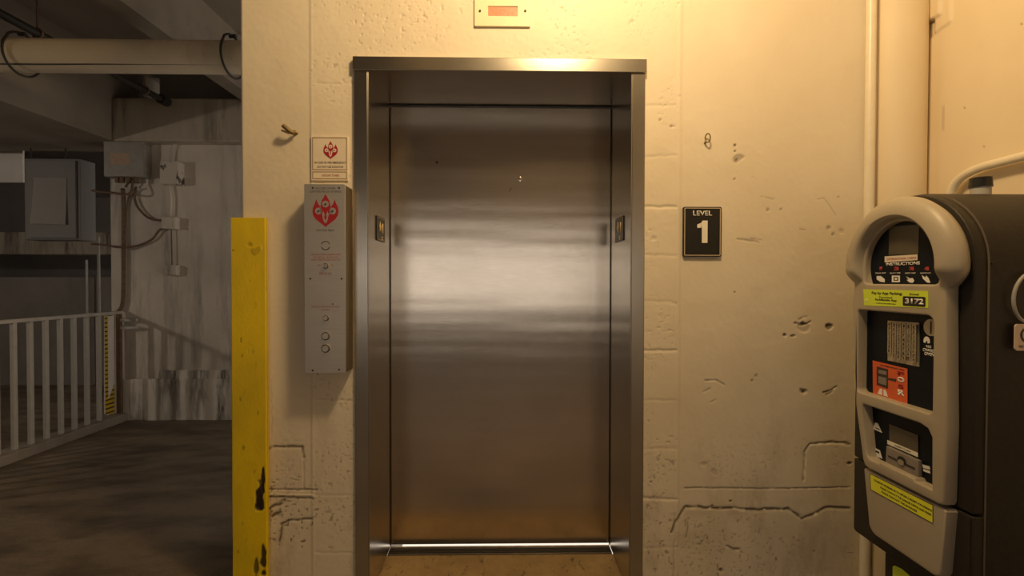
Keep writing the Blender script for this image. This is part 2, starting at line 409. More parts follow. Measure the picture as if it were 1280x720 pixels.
    blob(918, 365, 1.4, .002, .9, None, 115, .1); blob(913, 626, 2.2, .004, 1, 1.6, 116, .2); blob(890, 632, 1.6, .003, .9, None, 117, .2)
    blob(1062, 579, 3.5, .005, .85, 2, 118); blob(1017, 689, 1.3, .002, .8, None, 119)
    line([(908, 682), (915, 685), (924, 686)], .004, .004, .85, .003, 120); line([(896, 708), (897, 722)], .003, .003, .8, .004, 122); blob(901, 712, 3, .004, .7, None, 123)
    line([(1058, 691), (1067, 690)], .002, .001, .7, .002, 124)
    for k, (a, b, s_) in enumerate(((945, 470, 2.5), (940, 476, 2), (918, 224, 2), (960, 262, 2.5), (976, 262, 2), (1036, 285, 3), (1041, 293, 2.4), (1052, 289, 3.4), (1048, 246, 1.4), (825, 150, 2), (839, 158, 2.5), (833, 690, 3), (893, 590, 5), (880, 580, 4))):
        blob(a, b, s_, .002, .42 if s_ < 3.3 else .2, None, 130+k)
    # left of the frame
    line([(334, 562), (345, 558), (378, 559), (380, 572)], .005, .0045, .85, .003, 160); line([(380, 570), (379, 610)], .003, .002, .18, .002, 161)
    line([(333, 612), (396, 612)], .004, .004, .6, .0015, 162); line([(333, 618), (392, 619)], .003, -.004, .0, .0015, 163)
    line([(336, 621), (392, 623)], .0035, .002, .85, .002, 164)
    line([(348, 682), (350, 668), (352, 656), (362, 651), (390, 648)], .0045, .0045, .9, .003, 165)
    line([(334, 638), (346, 630), (355, 626)], .006, .003, .95, .006, 166); line([(350, 640), (340, 645)], .006, .003, .95, .004, 167)
    line([(370, 600), (362, 598)], .003, .001, .4, .003, 168)
    line([(339, 470), (340, 550)], .002, .001, .25, .003, 169); line([(335, 690), (338, 640)], .003, .002, .6, .006, 170)
    line([(343, 73), (351, 84), (359, 97)], .002, .0006, .13, .001, 171); line([(404, 78), (408, 86)], .002, .0006, .1, .001, 172)
    speck = sstep(.82, .9, vnoise(x, z, 90, 15))*sstep(-.6, -.8, x)*sstep(.75, .35, z)*sstep(.35, .6, vnoise(x, z, 12, 16))
    h = h-.002*speck; d = np.maximum(d, .75*speck)
    speck = sstep(.80, .88, vnoise(x, z, 60, 17))*sstep(-.93, -1.0, x)*sstep(.4, .6, vnoise(x, z, 12, 18))
    speck = speck*sstep(1.6, 1.3, z); h = h-.002*speck; d = np.maximum(d, .5*speck)
    # grime around patches low on the wall
    d = np.maximum(d, .13*sstep(.5, .8, vnoise(x, z, 9, 19))*sstep(.6, .2, z))
    d = np.maximum(d, .15*sstep(.04, .0, np.abs(z-wp(900, 640)[1]))*sstep(.4, .7, vnoise(x, z, 10, 20))*(x > .6))
    return h, np.clip(d, 0, 1)

def grid_mesh(name, xs, zs, hole, fn, mat, mapf):
    X, Z = np.meshgrid(xs, zs, indexing='ij'); h, d = fn(X.ravel(), Z.ravel())
    co = mapf(X.ravel(), Z.ravel(), h).astype(np.float32)
    nx, nz = len(xs), len(zs); i, j = np.meshgrid(np.arange(nx-1), np.arange(nz-1), indexing='ij'); i = i.ravel(); j = j.ravel()
    if hole:
        cx = (xs[i]+xs[i+1])/2; cz = (zs[j]+zs[j+1])/2
        k = ~((cx > hole[0]) & (cx < hole[1]) & (cz < hole[2])); i = i[k]; j = j[k]
    f = np.stack([i*nz+j, (i+1)*nz+j, (i+1)*nz+j+1, i*nz+j+1], 1).astype(np.int32)
    used = np.zeros(len(co), bool); used[f.ravel()] = True; remap = np.cumsum(used)-1; f = remap[f]; co = co[used]; d = d[used]
    me = bpy.data.meshes.new(name); me.vertices.add(len(co)); me.vertices.foreach_set('co', co.ravel())
    me.loops.add(f.size); me.loops.foreach_set('vertex_index', f.ravel().astype(np.int32))
    me.polygons.add(len(f)); me.polygons.foreach_set('loop_start', np.arange(0, f.size, 4, dtype=np.int32)); me.polygons.foreach_set('loop_total', np.full(len(f), 4, dtype=np.int32))
    me.polygons.foreach_set('use_smooth', np.ones(len(f), bool))
    me.update(calc_edges=True); a = me.attributes.new('dirt', 'FLOAT', 'POINT'); a.data.foreach_set('value', d.astype(np.float32))
    me.materials.append(mat); return me

# ------------------------------------------------------------------ the room
WL = -1.050
xs = np.unique(np.concatenate([np.arange(WL, RX, .0036), [WL+.004, -W2-.02, W2+.02, RX+.002]]))
zs = np.unique(np.concatenate([np.arange(.04, 2.5, .0036), np.arange(2.55, CEIL+.001, .05), [0, HD+.02, CEIL]]))
def wallmap(x, z, h):
    edge = sstep(WL+.012, WL, x)
    return np.stack([x, F-h+.010*edge**2, z], 1)
me = grid_mesh('wall_front', xs, zs, (-W2-.02, W2+.02, HD+.02), relief, M_WALL, wallmap)
bm = B(); bm.from_mesh(me); nfr = len(bm.verts)
# wall body behind the face
for a in ((WL+.001, -W2-.021, F+.014, F+.60, 0, CEIL), (W2+.021, RX, F+.014, F+.60, 0, CEIL), (-W2-.021, W2+.021, F+.014, F+.60, HD+.021, CEIL)):
    box(bm, *a)
m2 = bpy.data.meshes.new('wall_front'); bm.to_mesh(m2); bm.free(); m2.materials.append(M_WALL) if not m2.materials else None
o = bpy.data.objects.new('wall_front', m2); C.objects.link(o); o['kind'] = 'structure'

bm = B(); box(bm, -12, RX+.3, -4.2, F-.0, -.2, 0); box(bm, -12, -W2-.021, F, 6.2, -.2, 0)
struct('floor', bm, M_FLOOR)
bm = B(); box(bm, -W2-.02, W2+.02, F, DY-.062, -.2, -.006); fl = struct('trim_1', bm, M_TAN)
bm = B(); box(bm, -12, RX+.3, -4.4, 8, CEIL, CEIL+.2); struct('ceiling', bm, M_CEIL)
# double tee stems running away from the camera
st = at(120, 0, Z=2.90)[0]; st1 = at(150, 0, Z=2.90)[0]
for k, (a, b) in enumerate(((st, st1), (st+1.55, st1+1.55))):
    bm = B()
    y1 = 6.0 if k == 0 else F-.9
    p = [(a, 0, 2.90), (b, 0, 2.90), (b+.04, 0, CEIL), (a-.04, 0, CEIL)]
    poly(bm, [(q[0], -4.2, q[2]) for q in p], (0, y1+4.2, 0)); struct('trim_%d' % (k+2), bm, M_CEIL)
# right wall with the broken patch near the top of the corner
def rrel(x, z):
    h = (vnoise(x, z, 3, 41)-.5)*.004+(vnoise(x, z, 16, 42)-.5)*.001; d = np.zeros_like(x)
    for (py, pz, r, dd) in ((1.80, 1.95, .004, .7), (1.72, 1.78, .003, .6), (1.60, 2.16, .004, .7)):
        k = 1-sstep(.6, 1, np.hypot(x-py, z-pz)/r); h = h-.002*k; d = np.maximum(d, dd*k)
    k = np.exp(-((x-1.885)/.003)**2)*sstep(1.88, 1.90, z)*sstep(2.0, 1.98, z); h = h-.002*k; d = np.maximum(d, k*.6)
    # raised old bracket patch: two sloping steps with a dark hole between them
    def zl(p, q):
        a = at(*p, X=RX); b = at(*q, X=RX); return a[2]+(x-a[1])*(b[2]-a[2])/(b[1]-a[1])
    yA = at(1179, 10, X=RX)[1]; yB = at(1190, 20, X=RX)[1]; yC = at(1169, 30, X=RX)[1]
    u1 = sstep(0, .006, z-zl((1158, 31), (1184, 16)))*sstep(yA-.004, yA+.004, x)
    u2 = sstep(0, .006, z-zl((1163, 47), (1188, 29)))*sstep(yB-.004, yB+.004, x)
    hole = u2*(1-sstep(0, .004, z-zl((1158, 31), (1184, 16))))*sstep(yC-.003, yC+.003, x)
    h = h+.010*u1+.007*u2-.030*hole; d = np.maximum(d, .8*hole)
    return h, d
ys = np.concatenate([np.arange(-4.2, 1.0, .4), np.arange(1.0, F+.001, .006), [F+.02]]); zs2 = np.concatenate([np.arange(0, 1.2, .1), np.arange(1.2, 2.6, .006), np.arange(2.65, CEIL+.01, .1)])
me = grid_mesh('wall_right', ys, zs2, None, rrel, M_WALLR, lambda y, z, h: np.stack([RX-h, y, z], 1))
bm = B(); bm.from_mesh(me); box(bm, RX+.012, RX+.3, -4.2, F+.6, 0, CEIL)
m2 = bpy.data.meshes.new('wall_right'); bm.to_mesh(m2); bm.free(); m2.materials.append(M_WALLR)
o = bpy.data.objects.new('wall_right', m2); C.objects.link(o); o['kind'] = 'structure'
# wall behind the camera: parapet with a long daylight opening above
bm = B(); box(bm, -12, RX+.3, -4.4, -4.2, 2.05, CEIL); box(bm, -12, -2.6, -4.4, -4.2, .75, 2.05)
struct('wall_back', bm, M_GWALL)
bm = B(); box(bm, -12, RX+.3, -4.4, -4.2, 0, .75); struct('wall_back_parapet', bm, M_CONC)
# garage: far wall, base, beams
FY = 4.5
xl = at(138, 230, Y=FY)[0]
bm = B(); box(bm, xl, -.2, FY, FY+.25, 0, 2.56); struct('wall_far', bm, M_GWALL)
bm = B(); box(bm, xl+.08, -.2, FY-.035, FY-.001, 0, at(200, 474, Y=FY-.035)[2], .006); struct('baseboard_far', bm, M_GBASE)
bm = B(); box(bm, xl+.42, -.2, FY-.018, FY-.0005, at(200, 474, Y=FY-.03)[2]+.0005, at(200, 463, Y=FY-.02)[2], .003)
struct('trim_4', bm, M_GBASE)
bz0 = 2.545; bz1 = 2.93
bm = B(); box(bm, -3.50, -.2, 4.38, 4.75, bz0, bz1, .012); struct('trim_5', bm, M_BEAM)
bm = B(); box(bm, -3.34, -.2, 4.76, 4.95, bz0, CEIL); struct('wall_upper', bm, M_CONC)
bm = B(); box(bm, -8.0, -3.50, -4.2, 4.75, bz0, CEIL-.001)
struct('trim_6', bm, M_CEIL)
bm = B(); box(bm, -12, -3.5, 4.76, 5.2, 2.95, CEIL-.001); struct('trim_7', bm, M_CONC)
# the next bay beyond the railing
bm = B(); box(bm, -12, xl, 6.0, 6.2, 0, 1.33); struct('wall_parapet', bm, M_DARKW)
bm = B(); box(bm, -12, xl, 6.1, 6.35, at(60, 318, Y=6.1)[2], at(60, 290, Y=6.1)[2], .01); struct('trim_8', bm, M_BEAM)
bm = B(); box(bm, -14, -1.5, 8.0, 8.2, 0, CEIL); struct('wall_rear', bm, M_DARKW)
bm = B(); box(bm, -14, -2.0, 6.2, 8.0, -.2, .0); struct('trim_9', bm, M_FLOOR)
a = at(-60, 190, Y=5.2); b = at(31, 228, Y=5.2)
bm = B(); box(bm, a[0]-.5, b[0]-.02, 5.201, 5.22, b[2], 2.95); struct('trim_10', bm, M_PALE)
bm = B(); box(bm, -12.2, -12, -4.4, 8, -.2, CEIL); struct('wall_left', bm, M_GWALL)

bm = B(); tube(bm, [(1.657, F+.05, z) for z in (0, 1, 2, CEIL)], .115, 56); struct('trim_11', bm, M_WALLR, True)
# ------------------------------------------------------------------ elevator door and frame
t = thing('elevator_door_frame', (0, F, 0), 'brushed steel elevator door frame with deep side jambs and overhanging header set in the cream wall', 'door frame')
FWD = .054
for s in (-1, 1):
    bm = B(); x0, x1 = sorted((s*W2, s*(W2+FWD)))
    box(bm, x0, x1, F-.018, F+.01, 0, HD, .0025)
    xa, xb = sorted((s*W2, s*(W2+.018))); box(bm, xa, xb, F+.0, DY+.0075, 0, HD, .001)
    xa, xb = sorted((s*(W2), s*(W2-.004))); box(bm, xa, xb, F-.0175, F-.004, 0, HD-.002, .001)
    obj('jamb', bm, M_FRAME, t)
bm = B(); box(bm, -W2-FWD-.004, W2+FWD+.004, F-.026, F+.02, HD-.001, HD+.054, .003); obj('header', bm, M_HEAD, t)
bm = B(); box(bm, -W2-.018, W2+.018, F+.021, DY+.0075, HD, HD+.018, .001); obj('soffit', bm, M_HEAD, t)
bm = B(); box(bm, -W2-.012, W2+.012, DY-.004, DY+.006, HD-.005, HD-.001); obj('shadow_gap_strip', bm, M_BLACK, t)

t = thing('elevator_door', (0, DY+.01, 0), 'closed brushed stainless steel elevator door panel, dented and scuffed, inside the steel frame', 'elevator door')
bm = B(); box(bm, -W2-.01, W2+.01, DY+.008, DY+.045, .008, HD+.01, .002); obj('door_panel', bm, M_DOOR, t)
bm = B()
for px, py, r in ((546, 203, .006), (637, 239, .0028), (639, 236, .0028)):
    q = at(px, py, Y=DY+.008); cyl(bm, (q[0], q[1]-.001, q[2]), (q[0], q[1]+.004, q[2]), r, 14)
obj('dark_hole', bm, M_BLACK, t)
q = at(650, 224, Y=DY+.008); bm = B()
bmesh.ops.create_uvsphere(bm, u_segments=20, v_segments=10, radius=1, matrix=Matrix.Translation(q) @ Matrix.Diagonal((.009, .0012, .012, 1)))
obj('dent', bm, M_DOOR, t, smooth=True)
bm = B()
for s in (-1, 1): x0, x1 = sorted((s*(W2-.0005), s*(W2-.0035))); box(bm, x0, x1, DY+.001, DY+.0075, .004, HD-.012)
obj('edge_gap', bm, M_BLACK, t)

t = thing('door_sill', (0, DY-.03, -.02), 'worn metal elevator threshold with a bright running edge below the door', 'threshold')
bm = B(); box(bm, -W2+.001, W2-.001, DY-.060, DY+.006, -.02, -.001, .002); obj('sill_plate', bm, M_SILL, t)
bm = B()
for k in range(3): box(bm, -W2+.002, W2-.002, DY-.052+k*.015, DY-.046+k*.015, -.0012, .0006)
obj('groove', bm, M_BLACK, t)
bm = B(); box(bm, -W2+.002, W2-.002, DY-.003, DY+.004, -.001, .003, .001); obj('bright_edge', bm, M_CHROME, t)

# braille plates on the jambs
for s, nm, pts in ((-1, 'small black plate with a gold star on the left jamb of the elevator', (470, 480)), (1, 'small black plate with a gold star on the right jamb of the elevator', (780, 770))):
    X = s*W2; y0 = at(pts[0], 285, X=X)[1]; y1 = at(pts[1], 285, X=X)[1]; z1 = at(pts[0], 269, X=X)[2]; z0 = at(pts[0], 300, X=X)[2]
    yc = (y0+y1)/2; zc = (z0+z1)/2; T = basis((0, s*-1, 0), (0, 0, 1), (X-s*.004, yc, zc))
    # the plate's normal must point into the doorway
    t = thing('floor_number_plate', (X, yc, z0), nm, 'sign', 'number plates on the elevator jambs')
    bm = B(); flat(bm, rrect(-(y1-y0)/2, -(z1-z0)/2, (y1-y0)/2, (z1-z0)/2, .004), T, .004, -.0035); obj('plate', bm, M_BLACK, t)
    bm = B(); star = [(-.016+.024*(1 if k % 2 == 0 else .42)*math.sin(2*PI*k/10), .008+.026*(1 if k % 2 == 0 else .42)*math.cos(2*PI*k/10)) for k in range(10)]
    flat(bm, star, T, .001, .0006); text(bm, '1', .014, .044, T, .05, .001, .030, .006)
    for a in (-.01, .002): 
        for b in (-.034, -.044): flat(bm, disc(a+.02, b, .003, 8), T, .001, .0006)
    obj('star_and_numeral', bm, M_GOLD, t)
    bm = B(); e = (y1-y0)/2-.004; g = (z1-z0)/2-.004
    for a in ((-e, -g, e, -g+.003), (-e, g-.003, e, g), (-e, -g, -e+.003, g), (e-.003, -g, e, g)): flat(bm, [(a[0], a[1]), (a[2], a[1]), (a[2], a[3]), (a[0], a[3])], T, .0006, .0006)
    obj('border', bm, M_SIGNBR, t)

# ------------------------------------------------------------------ emblem (three lobed flame) used on two signs
def flame_outline(w, h):
    # centre tall lobe and two side lobes meeting in a point below
    half = [(0, .50), (.06, .40), (.14, .30), (.17, .20), (.19, .10), (.27, .17), (.33, .27), (.36, .33), (.40, .22), (.47, .10), (.50, -.03), (.47, -.15), (.38, -.26), (.24, -.35), (.10, -.43), (0, -.50)]
    L = [(x*w, y*h) for x, y in half]; R_ = [(-x*w, y*h) for x, y in half[1:-1]]
    return L+R_[::-1]
def emblem(parent, T, cx, cy, w, h, light):
    bm = B(); flat(bm, [(x+cx, y+cy) for x, y in flame_outline(w, h)], T, .0006, .0004); a = obj('flame_emblem', bm, M_RED, parent)
    bm = Lots()
    for (dx, dy, r) in ((0, .19, .115), (-.27, -.02, .115), (.27, -.02, .115)): flat(bm, disc(cx+dx*w, cy+dy*h, r*w*1.15, 16), T, .0006, .0009)
    for g_ in (-1, 1): flat(bm, [(cx+g_*x*w, cy+y*h) for x, y in [(.19, .11), (.175, .0), (.13, -.10), (.10, -.16), (.115, -.16), (.155, -.10), (.205, .0)]][::g_], T, .0006, .0009)
    s = [(-.09, -.02), (-.13, -.14), (-.10, -.27), (-.02, -.40), (.0, -.30), (-.05, -.22), (-.03, -.12)]
    flat(bm, [(cx+x*w, cy+y*h) for x, y in s], T, .0006, .0009)
    flat(bm, [(cx-x*w*.9, cy+y*h) for x, y in s][::-1], T, .0006, .0009)
    obj('pale_rings', bm, light, a)
    bm = Lots()
    for (dx, dy, r) in ((0, .19, .07), (-.27, -.02, .07), (.27, -.02, .07)):
        q = r*w; X = cx+dx*w; Y = cy+dy*h
        flat(bm, [(X-q, Y-q*.4), (X-q*.2, Y+q*.1), (X, Y+q), (X+q*.35, Y+q*.2), (X+q, Y-q*.2), (X+q*.2, Y-q*.3), (X-q*.1, Y-q)], T, .0006, .0016)
    obj('pictogram', bm, M_RED if w < .07 else M_DKTX, a)

# ------------------------------------------------------------------ call panel
PY = 1.869
a = at(380, 230, Y=PY); b = at(433, 466.5, Y=PY); x0, z1, x1, z0 = a[0], a[2], b[0], b[2]; x1 = -.598
t = thing('elevator_call_panel', ((x0+x1)/2, F, z0), 'tall brushed steel elevator call station with red flame emblem, key switches and round buttons', 'call panel')
bm = B(); box(bm, x0+.002, x1-.0015, PY+.003, F-.003, z0+.002, z1-.002, .002); obj('back_box', bm, M_PANELS, t)
bm = B(); box(bm, x0, x1, PY, PY+.0035, z0, z1, .0012); obj('face_plate', bm, M_PANEL, t)
T = basis((1, 0, 0), (0, 0, 1), (0, PY, 0))
def pp(px, py, Y=PY): q = at(px, py, Y=Y); return q[0], q[2]
PXM = .003115
emblem(t, T, *pp(407, 263), .100, .128, M_PANEL)
bm = Lots()
for s, x, y, W_, H_ in (('IN CASE OF FIRE', 407, 235.5, 24, 2.4), ('ELEVATORS ARE OUT OF SERVICE', 407, 239.5, 38, 2.4), ('Use Exit Stairs', 407, 287.5, 22, 3.2),):
    c = pp(x, y); text(bm, s, W_*PXM, H_*PXM, T, .0, .0004, c[0], c[1])
obj('dark_lettering', bm, M_DKTX, t)
bm = Lots()
for s, x, y, W_, H_ in (('FIREFIGHTERS OPERATION', 407, 318.2, 36, 2.4), ('TO RECALL ELEVATOR', 407, 321.6, 31, 2.2), ('INSERT FIRE KEY AND TURN ON', 407, 324.8, 36, 2.2), ('OFF', 399, 331.5, 4, 2), ('ON', 415, 331.5, 3, 2), ('FIRE RECALL', 407, 342, 15, 2.8), ('FLOOR COMMUNICATIONS', 407, 383.5, 34, 2.2), ('ALERT', 407, 387, 11, 2)):
    c = pp(x, y); text(bm, s, W_*PXM, H_*PXM, T, .0, .0004, c[0], c[1])
obj('red_lettering', bm, M_REDTX, t)
def button(px, py, r, parent, d=.010, ring=True, name='button'):
    c = pp(px, py); bm = B(); cyl(bm, (c[0], PY-d*.5, c[1]), (c[0], PY+.001, c[1]), r, 28); 
    o_ = obj(name+'_collar', bm, M_CHROME, parent, smooth=True)
    bm = B(); cyl(bm, (c[0], PY-d, c[1]), (c[0], PY-d*.4, c[1]), r*.72, 24, r*.74); obj(name+'_cap', bm, M_PANEL, o_, smooth=True)
    bm = B(); tube(bm, [(c[0]+r*.86*math.cos(q), PY-d*.55, c[1]+r*.86*math.sin(q)) for q in [2*PI*k/28 for k in range(28)]], r*.10, 6, True); obj(name+'_groove', bm, M_SCREW, o_)
c = pp(407, 307)
bm = B(); 
for k in range(2):
    a0 = .35+k*PI; tube(bm, [(c[0]+.0165*math.cos(a0+q), PY-.0006, c[1]+.0165*math.sin(a0+q)) for q in [2.4*j/14 for j in range(15)]], .0014, 6)
obj('engraved_ring', bm, M_SCREW, t)
bm = B(); cyl(bm, (c[0], PY-.003, c[1]), (c[0], PY+.001, c[1]), .0135, 28); obj('indicator_lens', bm, M_PANEL, t, smooth=True)
button(407.5, 332.5, .011, t, .012, name='key_switch')
c = pp(407.5, 332.5); bm = B(); box(bm, c[0]-.0012, c[0]+.0012, PY-.0125, PY-.011, c[1]-.006, c[1]+.006); obj('key_slot', bm, M_SCREW, t)
button(408, 397.5, .011, t, .012, name='key_switch'); button(407.5, 420, .0165, t); button(407.5, 435.5, .0165, t)
for px, py in ((391, 235), (424, 235), (388, 348.5), (427, 348.5), (391, 463), (424, 462), (416, 380)):
    c = pp(px, py); bm = B(); cyl(bm, (c[0], PY-.002, c[1]), (c[0], PY+.001, c[1]), .0036 if px != 416 else .0025, 12); obj('screw', bm, M_SCREW, t)
c = pp(391.5, 469); bm = B(); cyl(bm, (c[0], PY+.04, c[1]-.007), (c[0], PY+.04, c[1]+.010), .0016, 8); obj('hanging_screw', bm, M_SCREW, t)

# ------------------------------------------------------------------ fire notice
a = at(390, 171, Y=F); b = at(436, 226.5, Y=F); x0, z1, x1, z0 = a[0], a[2], b[0], b[2]
T = basis((1, 0, 0), (0, 0, 1), (0, F-.010, 0)); P = .00327
t = thing('fire_notice_sign', ((x0+x1)/2, F-.004, z0), 'small cream notice with red flame emblem and fire emergency wording above the call panel', 'sign')
bm = B(); box(bm, x0, x1, F-.010, F+.002, z0, z1, .001); obj('card', bm, M_SIGNBG, t)
def frame_lines(bm, X0, Z0, X1, Z1, w_):
    for a in ((X0, Z0, X1, Z0+w_), (X0, Z1-w_, X1, Z1), (X0, Z0+w_, X0+w_, Z1-w_), (X1-w_, Z0+w_, X1, Z1-w_)):
        flat(bm, [(a[0], a[1]), (a[2], a[1]), (a[2], a[3]), (a[0], a[3])], T, .0005, .0002)
bm = B(); zs_ = at(400, 213.2, Y=F)[2]
frame_lines(bm, x0+.005, zs_, x1-.004, z1-.005, .003); frame_lines(bm, x0+.005, z0+.006, x1-.004, zs_-.006, .003); obj('brown_border', bm, M_SIGNBR, t)
def fp(px, py): q = at(px, py, Y=F-.01); return q[0], q[2]
emblem(t, T, *fp(413.3, 187.5), .058, .072, M_SIGNBG)
bm = Lots()
c = fp(413, 203.3); text(bm, 'IN CASE OF FIRE EMERGENCY', .126, .0085, T, .012, .0004, *c); c = fp(413, 208.6); text(bm, 'DO NOT USE ELEVATOR', .104, .0085, T, .012, .0004, *c); obj('lettering', bm, M_DKTX, t)
bm = Lots(); c = fp(413, 219.3); text(bm, 'USE EXIT STAIRS', .070, .0085, T, .012, .0004, *c); obj('red_lettering', bm, M_REDTX, t)

# ------------------------------------------------------------------ LEVEL 1 sign
a = at(853, 259, Y=F); b = at(900, 321, Y=F); x0, z1, x1, z0 = a[0], a[2], b[0], b[2]; cx = (x0+x1)/2; cz = (z0+z1)/2
T = basis((1, 0, 0), (0, 0, 1), (cx, F-.012, cz)); w_, h_ = (x1-x0)/2, (z1-z0)/2
t = thing('level_sign', (cx, F-.004, z0), 'black rectangular wall sign reading LEVEL 1 in cream with a thin cream border', 'sign')
bm = B(); flat(bm, rrect(-w_, -h_, w_, h_, .006), T, .018, -.018); obj('plate', bm, M_BLACK, t)
bm = curve_plate([rrect(-w_+.004, -h_+.004, w_-.004, h_-.004, .004), rrect(-w_+.0068, -h_+.0068, w_-.0068, h_-.0068, .002)], .0004, 0, T @ Matrix.Translation((0, 0, .0006)))
obj('border', bm, plain('tan_border', (.62, .50, .36), .5, var=.04), t)
q = at(876.5, 267, Y=F)
bm = B(); text(bm, 'LEVEL', .078, .0195, T, .012, .0006, .0, q[2]-cz); obj('word', bm, M_CREAM, t)
bm = B(); q = at(877, 290, Y=F); cz1 = q[2]-cz; u_ = .0447
one = [(-.003, -.0455), (.0205, -.0455), (.0205, .0455), (-.0005, .0455), (-.006, .036), (-.022, .0295), (-.022, .0155), (-.003, .0165)]
flat(bm, [(x+.0005, y+cz1) for x, y in one], T, .0006); obj('numeral', bm, M_CREAM, t)

# ------------------------------------------------------------------ hall position indicator above the door
a = at(593, 33, Y=F-.01); b = at(663, 33, Y=F-.01)
t = thing('floor_indicator', ((a[0]+b[0])/2, F, a[2]), 'square painted indicator plate with a dull red window on the wall above the elevator', 'indicator')
x0, x1, z0 = a[0], b[0], a[2]; z1 = z0+.215
T = basis((1, 0, 0), (0, 0, 1), (0, F-.012, 0))
def ip(px, py): q = at(px, py, Y=F-.012); return q[0], q[2]
wa = ip(610, 20); wb = ip(647, 8)
bm = curve_plate([rrect(x0, z0, x1, z1, .004), [(wa[0], wa[1]), (wb[0], wa[1]), (wb[0], wb[1]), (wa[0], wb[1])]], .006, .0015, T @ Matrix.Translation((0, 0, -.006)))
obj('plate', bm, M_INDIC, t)
bm = B(); box(bm, wa[0]-.004, wb[0]+.004, F-.010, F-.004, wa[1]-.004, wb[1]+.004); obj('lens', bm, M_INDW, t)
for px in (600, 656.5):
    c = ip(px, 14); bm = B(); cyl(bm, (c[0], F-.0165, c[1]), (c[0], F-.011, c[1]), .0045, 12); obj('screw', bm, M_SCREW, t)

# ------------------------------------------------------------------ hooks in the wall
q = at(372, 167, Y=F); bm = B()
cyl(bm, (q[0], F+.01, q[2]), (q[0]-.004, F-.018, q[2]), .0045, 10)
tube(bm, catmull([(q[0]-.002, F-.018, q[2]), (q[0]-.012, F-.030, q[2]-.004), (q[0]-.024, F-.038, q[2]+.006), (q[0]-.040, F-.042, q[2]+.020)], 5), .0085, 10)
cyl(bm, (q[0]-.018, F-.036, q[2]-.010), (q[0]-.046, F-.040, q[2]+.001), .004, 8)
tag(obj('anchor_bolt', bm, M_BWIRE, None, smooth=True, origin=(q[0], F, q[2])), 'bent brassy anchor bolt sticking out of the wall left of the elevator', 'bolt')
q = at(882, 179, Y=F); bm = B()
cyl(bm, (q[0]-.004, F+.01, q[2]), (q[0]-.004, F-.014, q[2]), .004, 10)
tube(bm, [(q[0]+.001+.0075*math.cos(k), F-.018-.007*math.cos(k), q[2]+.016+.018*math.sin(k)) for k in [-1.9+5.2*j/16 for j in range(17)]], .0026, 8)
tag(obj('eye_hook', bm, M_BWIRE, None, smooth=True, origin=(q[0], F, q[2])), 'small open wire eye hook in the wall above the LEVEL 1 sign', 'hook')

# ------------------------------------------------------------------ yellow corner guard
GX0, GX1, GZ = -1.072, -.936, 1.541; GY = F-.034
def grel(x, z):
    h = (vnoise(x, z, 9, 51)-.5)*.003; d = np.zeros_like(x)
    def bl(px, py, rx, rz, dp, dd, sd):
        nonlocal h, d
        q = at(px, py, Y=GY); k = np.hypot((x-q[0])/rx, (z-q[2])/rz)+(vnoise(x, z, 45, sd)-.5)*.9; k = 1-sstep(.7, 1.0, k); h = h-dp*k; d = np.maximum(d, dd*k)
    bl(325, 622, .016, .060, .004, 1, 52); bl(329, 600, .007, .060, .003, 1, 53); bl(322, 633, .012, .020, .003, 1, 54)
    bl(329, 700, .012, .060, .004, .95, 55); bl(320, 712, .012, .04, .003, .8, 56)
    bl(319, 312, .022, .016, -.002, .25, 57); bl(312, 306, .012, .010, .002, .3, 58)
    bl(312, 352, .003, .004, .002, .9, 59); bl(291, 313, .004, .005, .002, .9, 60)
    for px, py in ((301, 425), (302, 445), (316, 440), (300, 500), (304, 560), (318, 590), (303, 655), (297, 690), (322, 516)): bl(px, py, .004, .012, .001, .45, 61+px % 7)
    return h, np.clip(d, 0, 1)
gx = np.linspace(GX0, GX1, 40); gz = np.concatenate([np.arange(0, GZ, .004), [GZ]])
me = grid_mesh('corner_guard', gx, gz, None, grel, M_GUARD, lambda x, z, h: np.stack([x, GY-h, z], 1))
bm = B(); bm.from_mesh(me); bpy.data.meshes.remove(me)
be = [e for e in bm.edges if e.is_boundary]
r = bmesh.ops.extrude_edge_only(bm, edges=be); nv = [g for g in r['geom'] if isinstance(g, bmesh.types.BMVert)]
for v in nv: v.co.y = GY+.014
bmesh.ops.contextual_create(bm, geom=[e for e in bm.edges if e.is_boundary])
box(bm, GX0+.001, GX0+.011, GY+.012, F-.005, 0, GZ, .001)
box(bm, GX0+.012, GX1-.004, GY+.012, F-.005, .0, GZ-.002)
tag(obj('corner_guard', bm, M_GUARD, None, origin=(GX0+.07, GY, 0)), 'chipped yellow steel corner guard with rusted notches on the left end of the wall', 'corner guard')

# ------------------------------------------------------------------ conduits on the right
bm = B(); cxx = at(1087, 200, Y=F-.02)[0]
tube(bm, [(cxx, F-.019, z) for z in (0.0, 1, 2, CEIL)], .0185, 20)
c1 = obj('wall_conduit', bm, M_CONDUIT, None, smooth=True); tag(c1, 'straight vertical cream painted conduit on the wall right of the elevator', 'conduit')
for z in (.5, 2.62):
    bm = B(); tube(bm, [(cxx+.0215*math.cos(k), F-.019-.0215*math.sin(k), z) for k in [PI*j/12 for j in range(13)]], .003, 8); obj('strap', bm, M_CONDUIT, c1)
pts = [(1.722, 1.824, 1.00), (1.722, 1.824, 1.50), (1.722, 1.82, 1.60), (1.722, 1.79, 1.665), (1.722, 1.72, 1.697), (1.722, 1.60, 1.703), (1.722, 1.2, 1.706), (1.722, .4, 1.71), (1.722, -.8, 1.71)]
bm = B(); tube(bm, catmull(pts, 8), .0155, 16); tag(obj('bent_conduit', bm, M_CONDUIT, None, smooth=True), 'curved cream painted conduit bending along the right wall behind the payment machine', 'conduit')

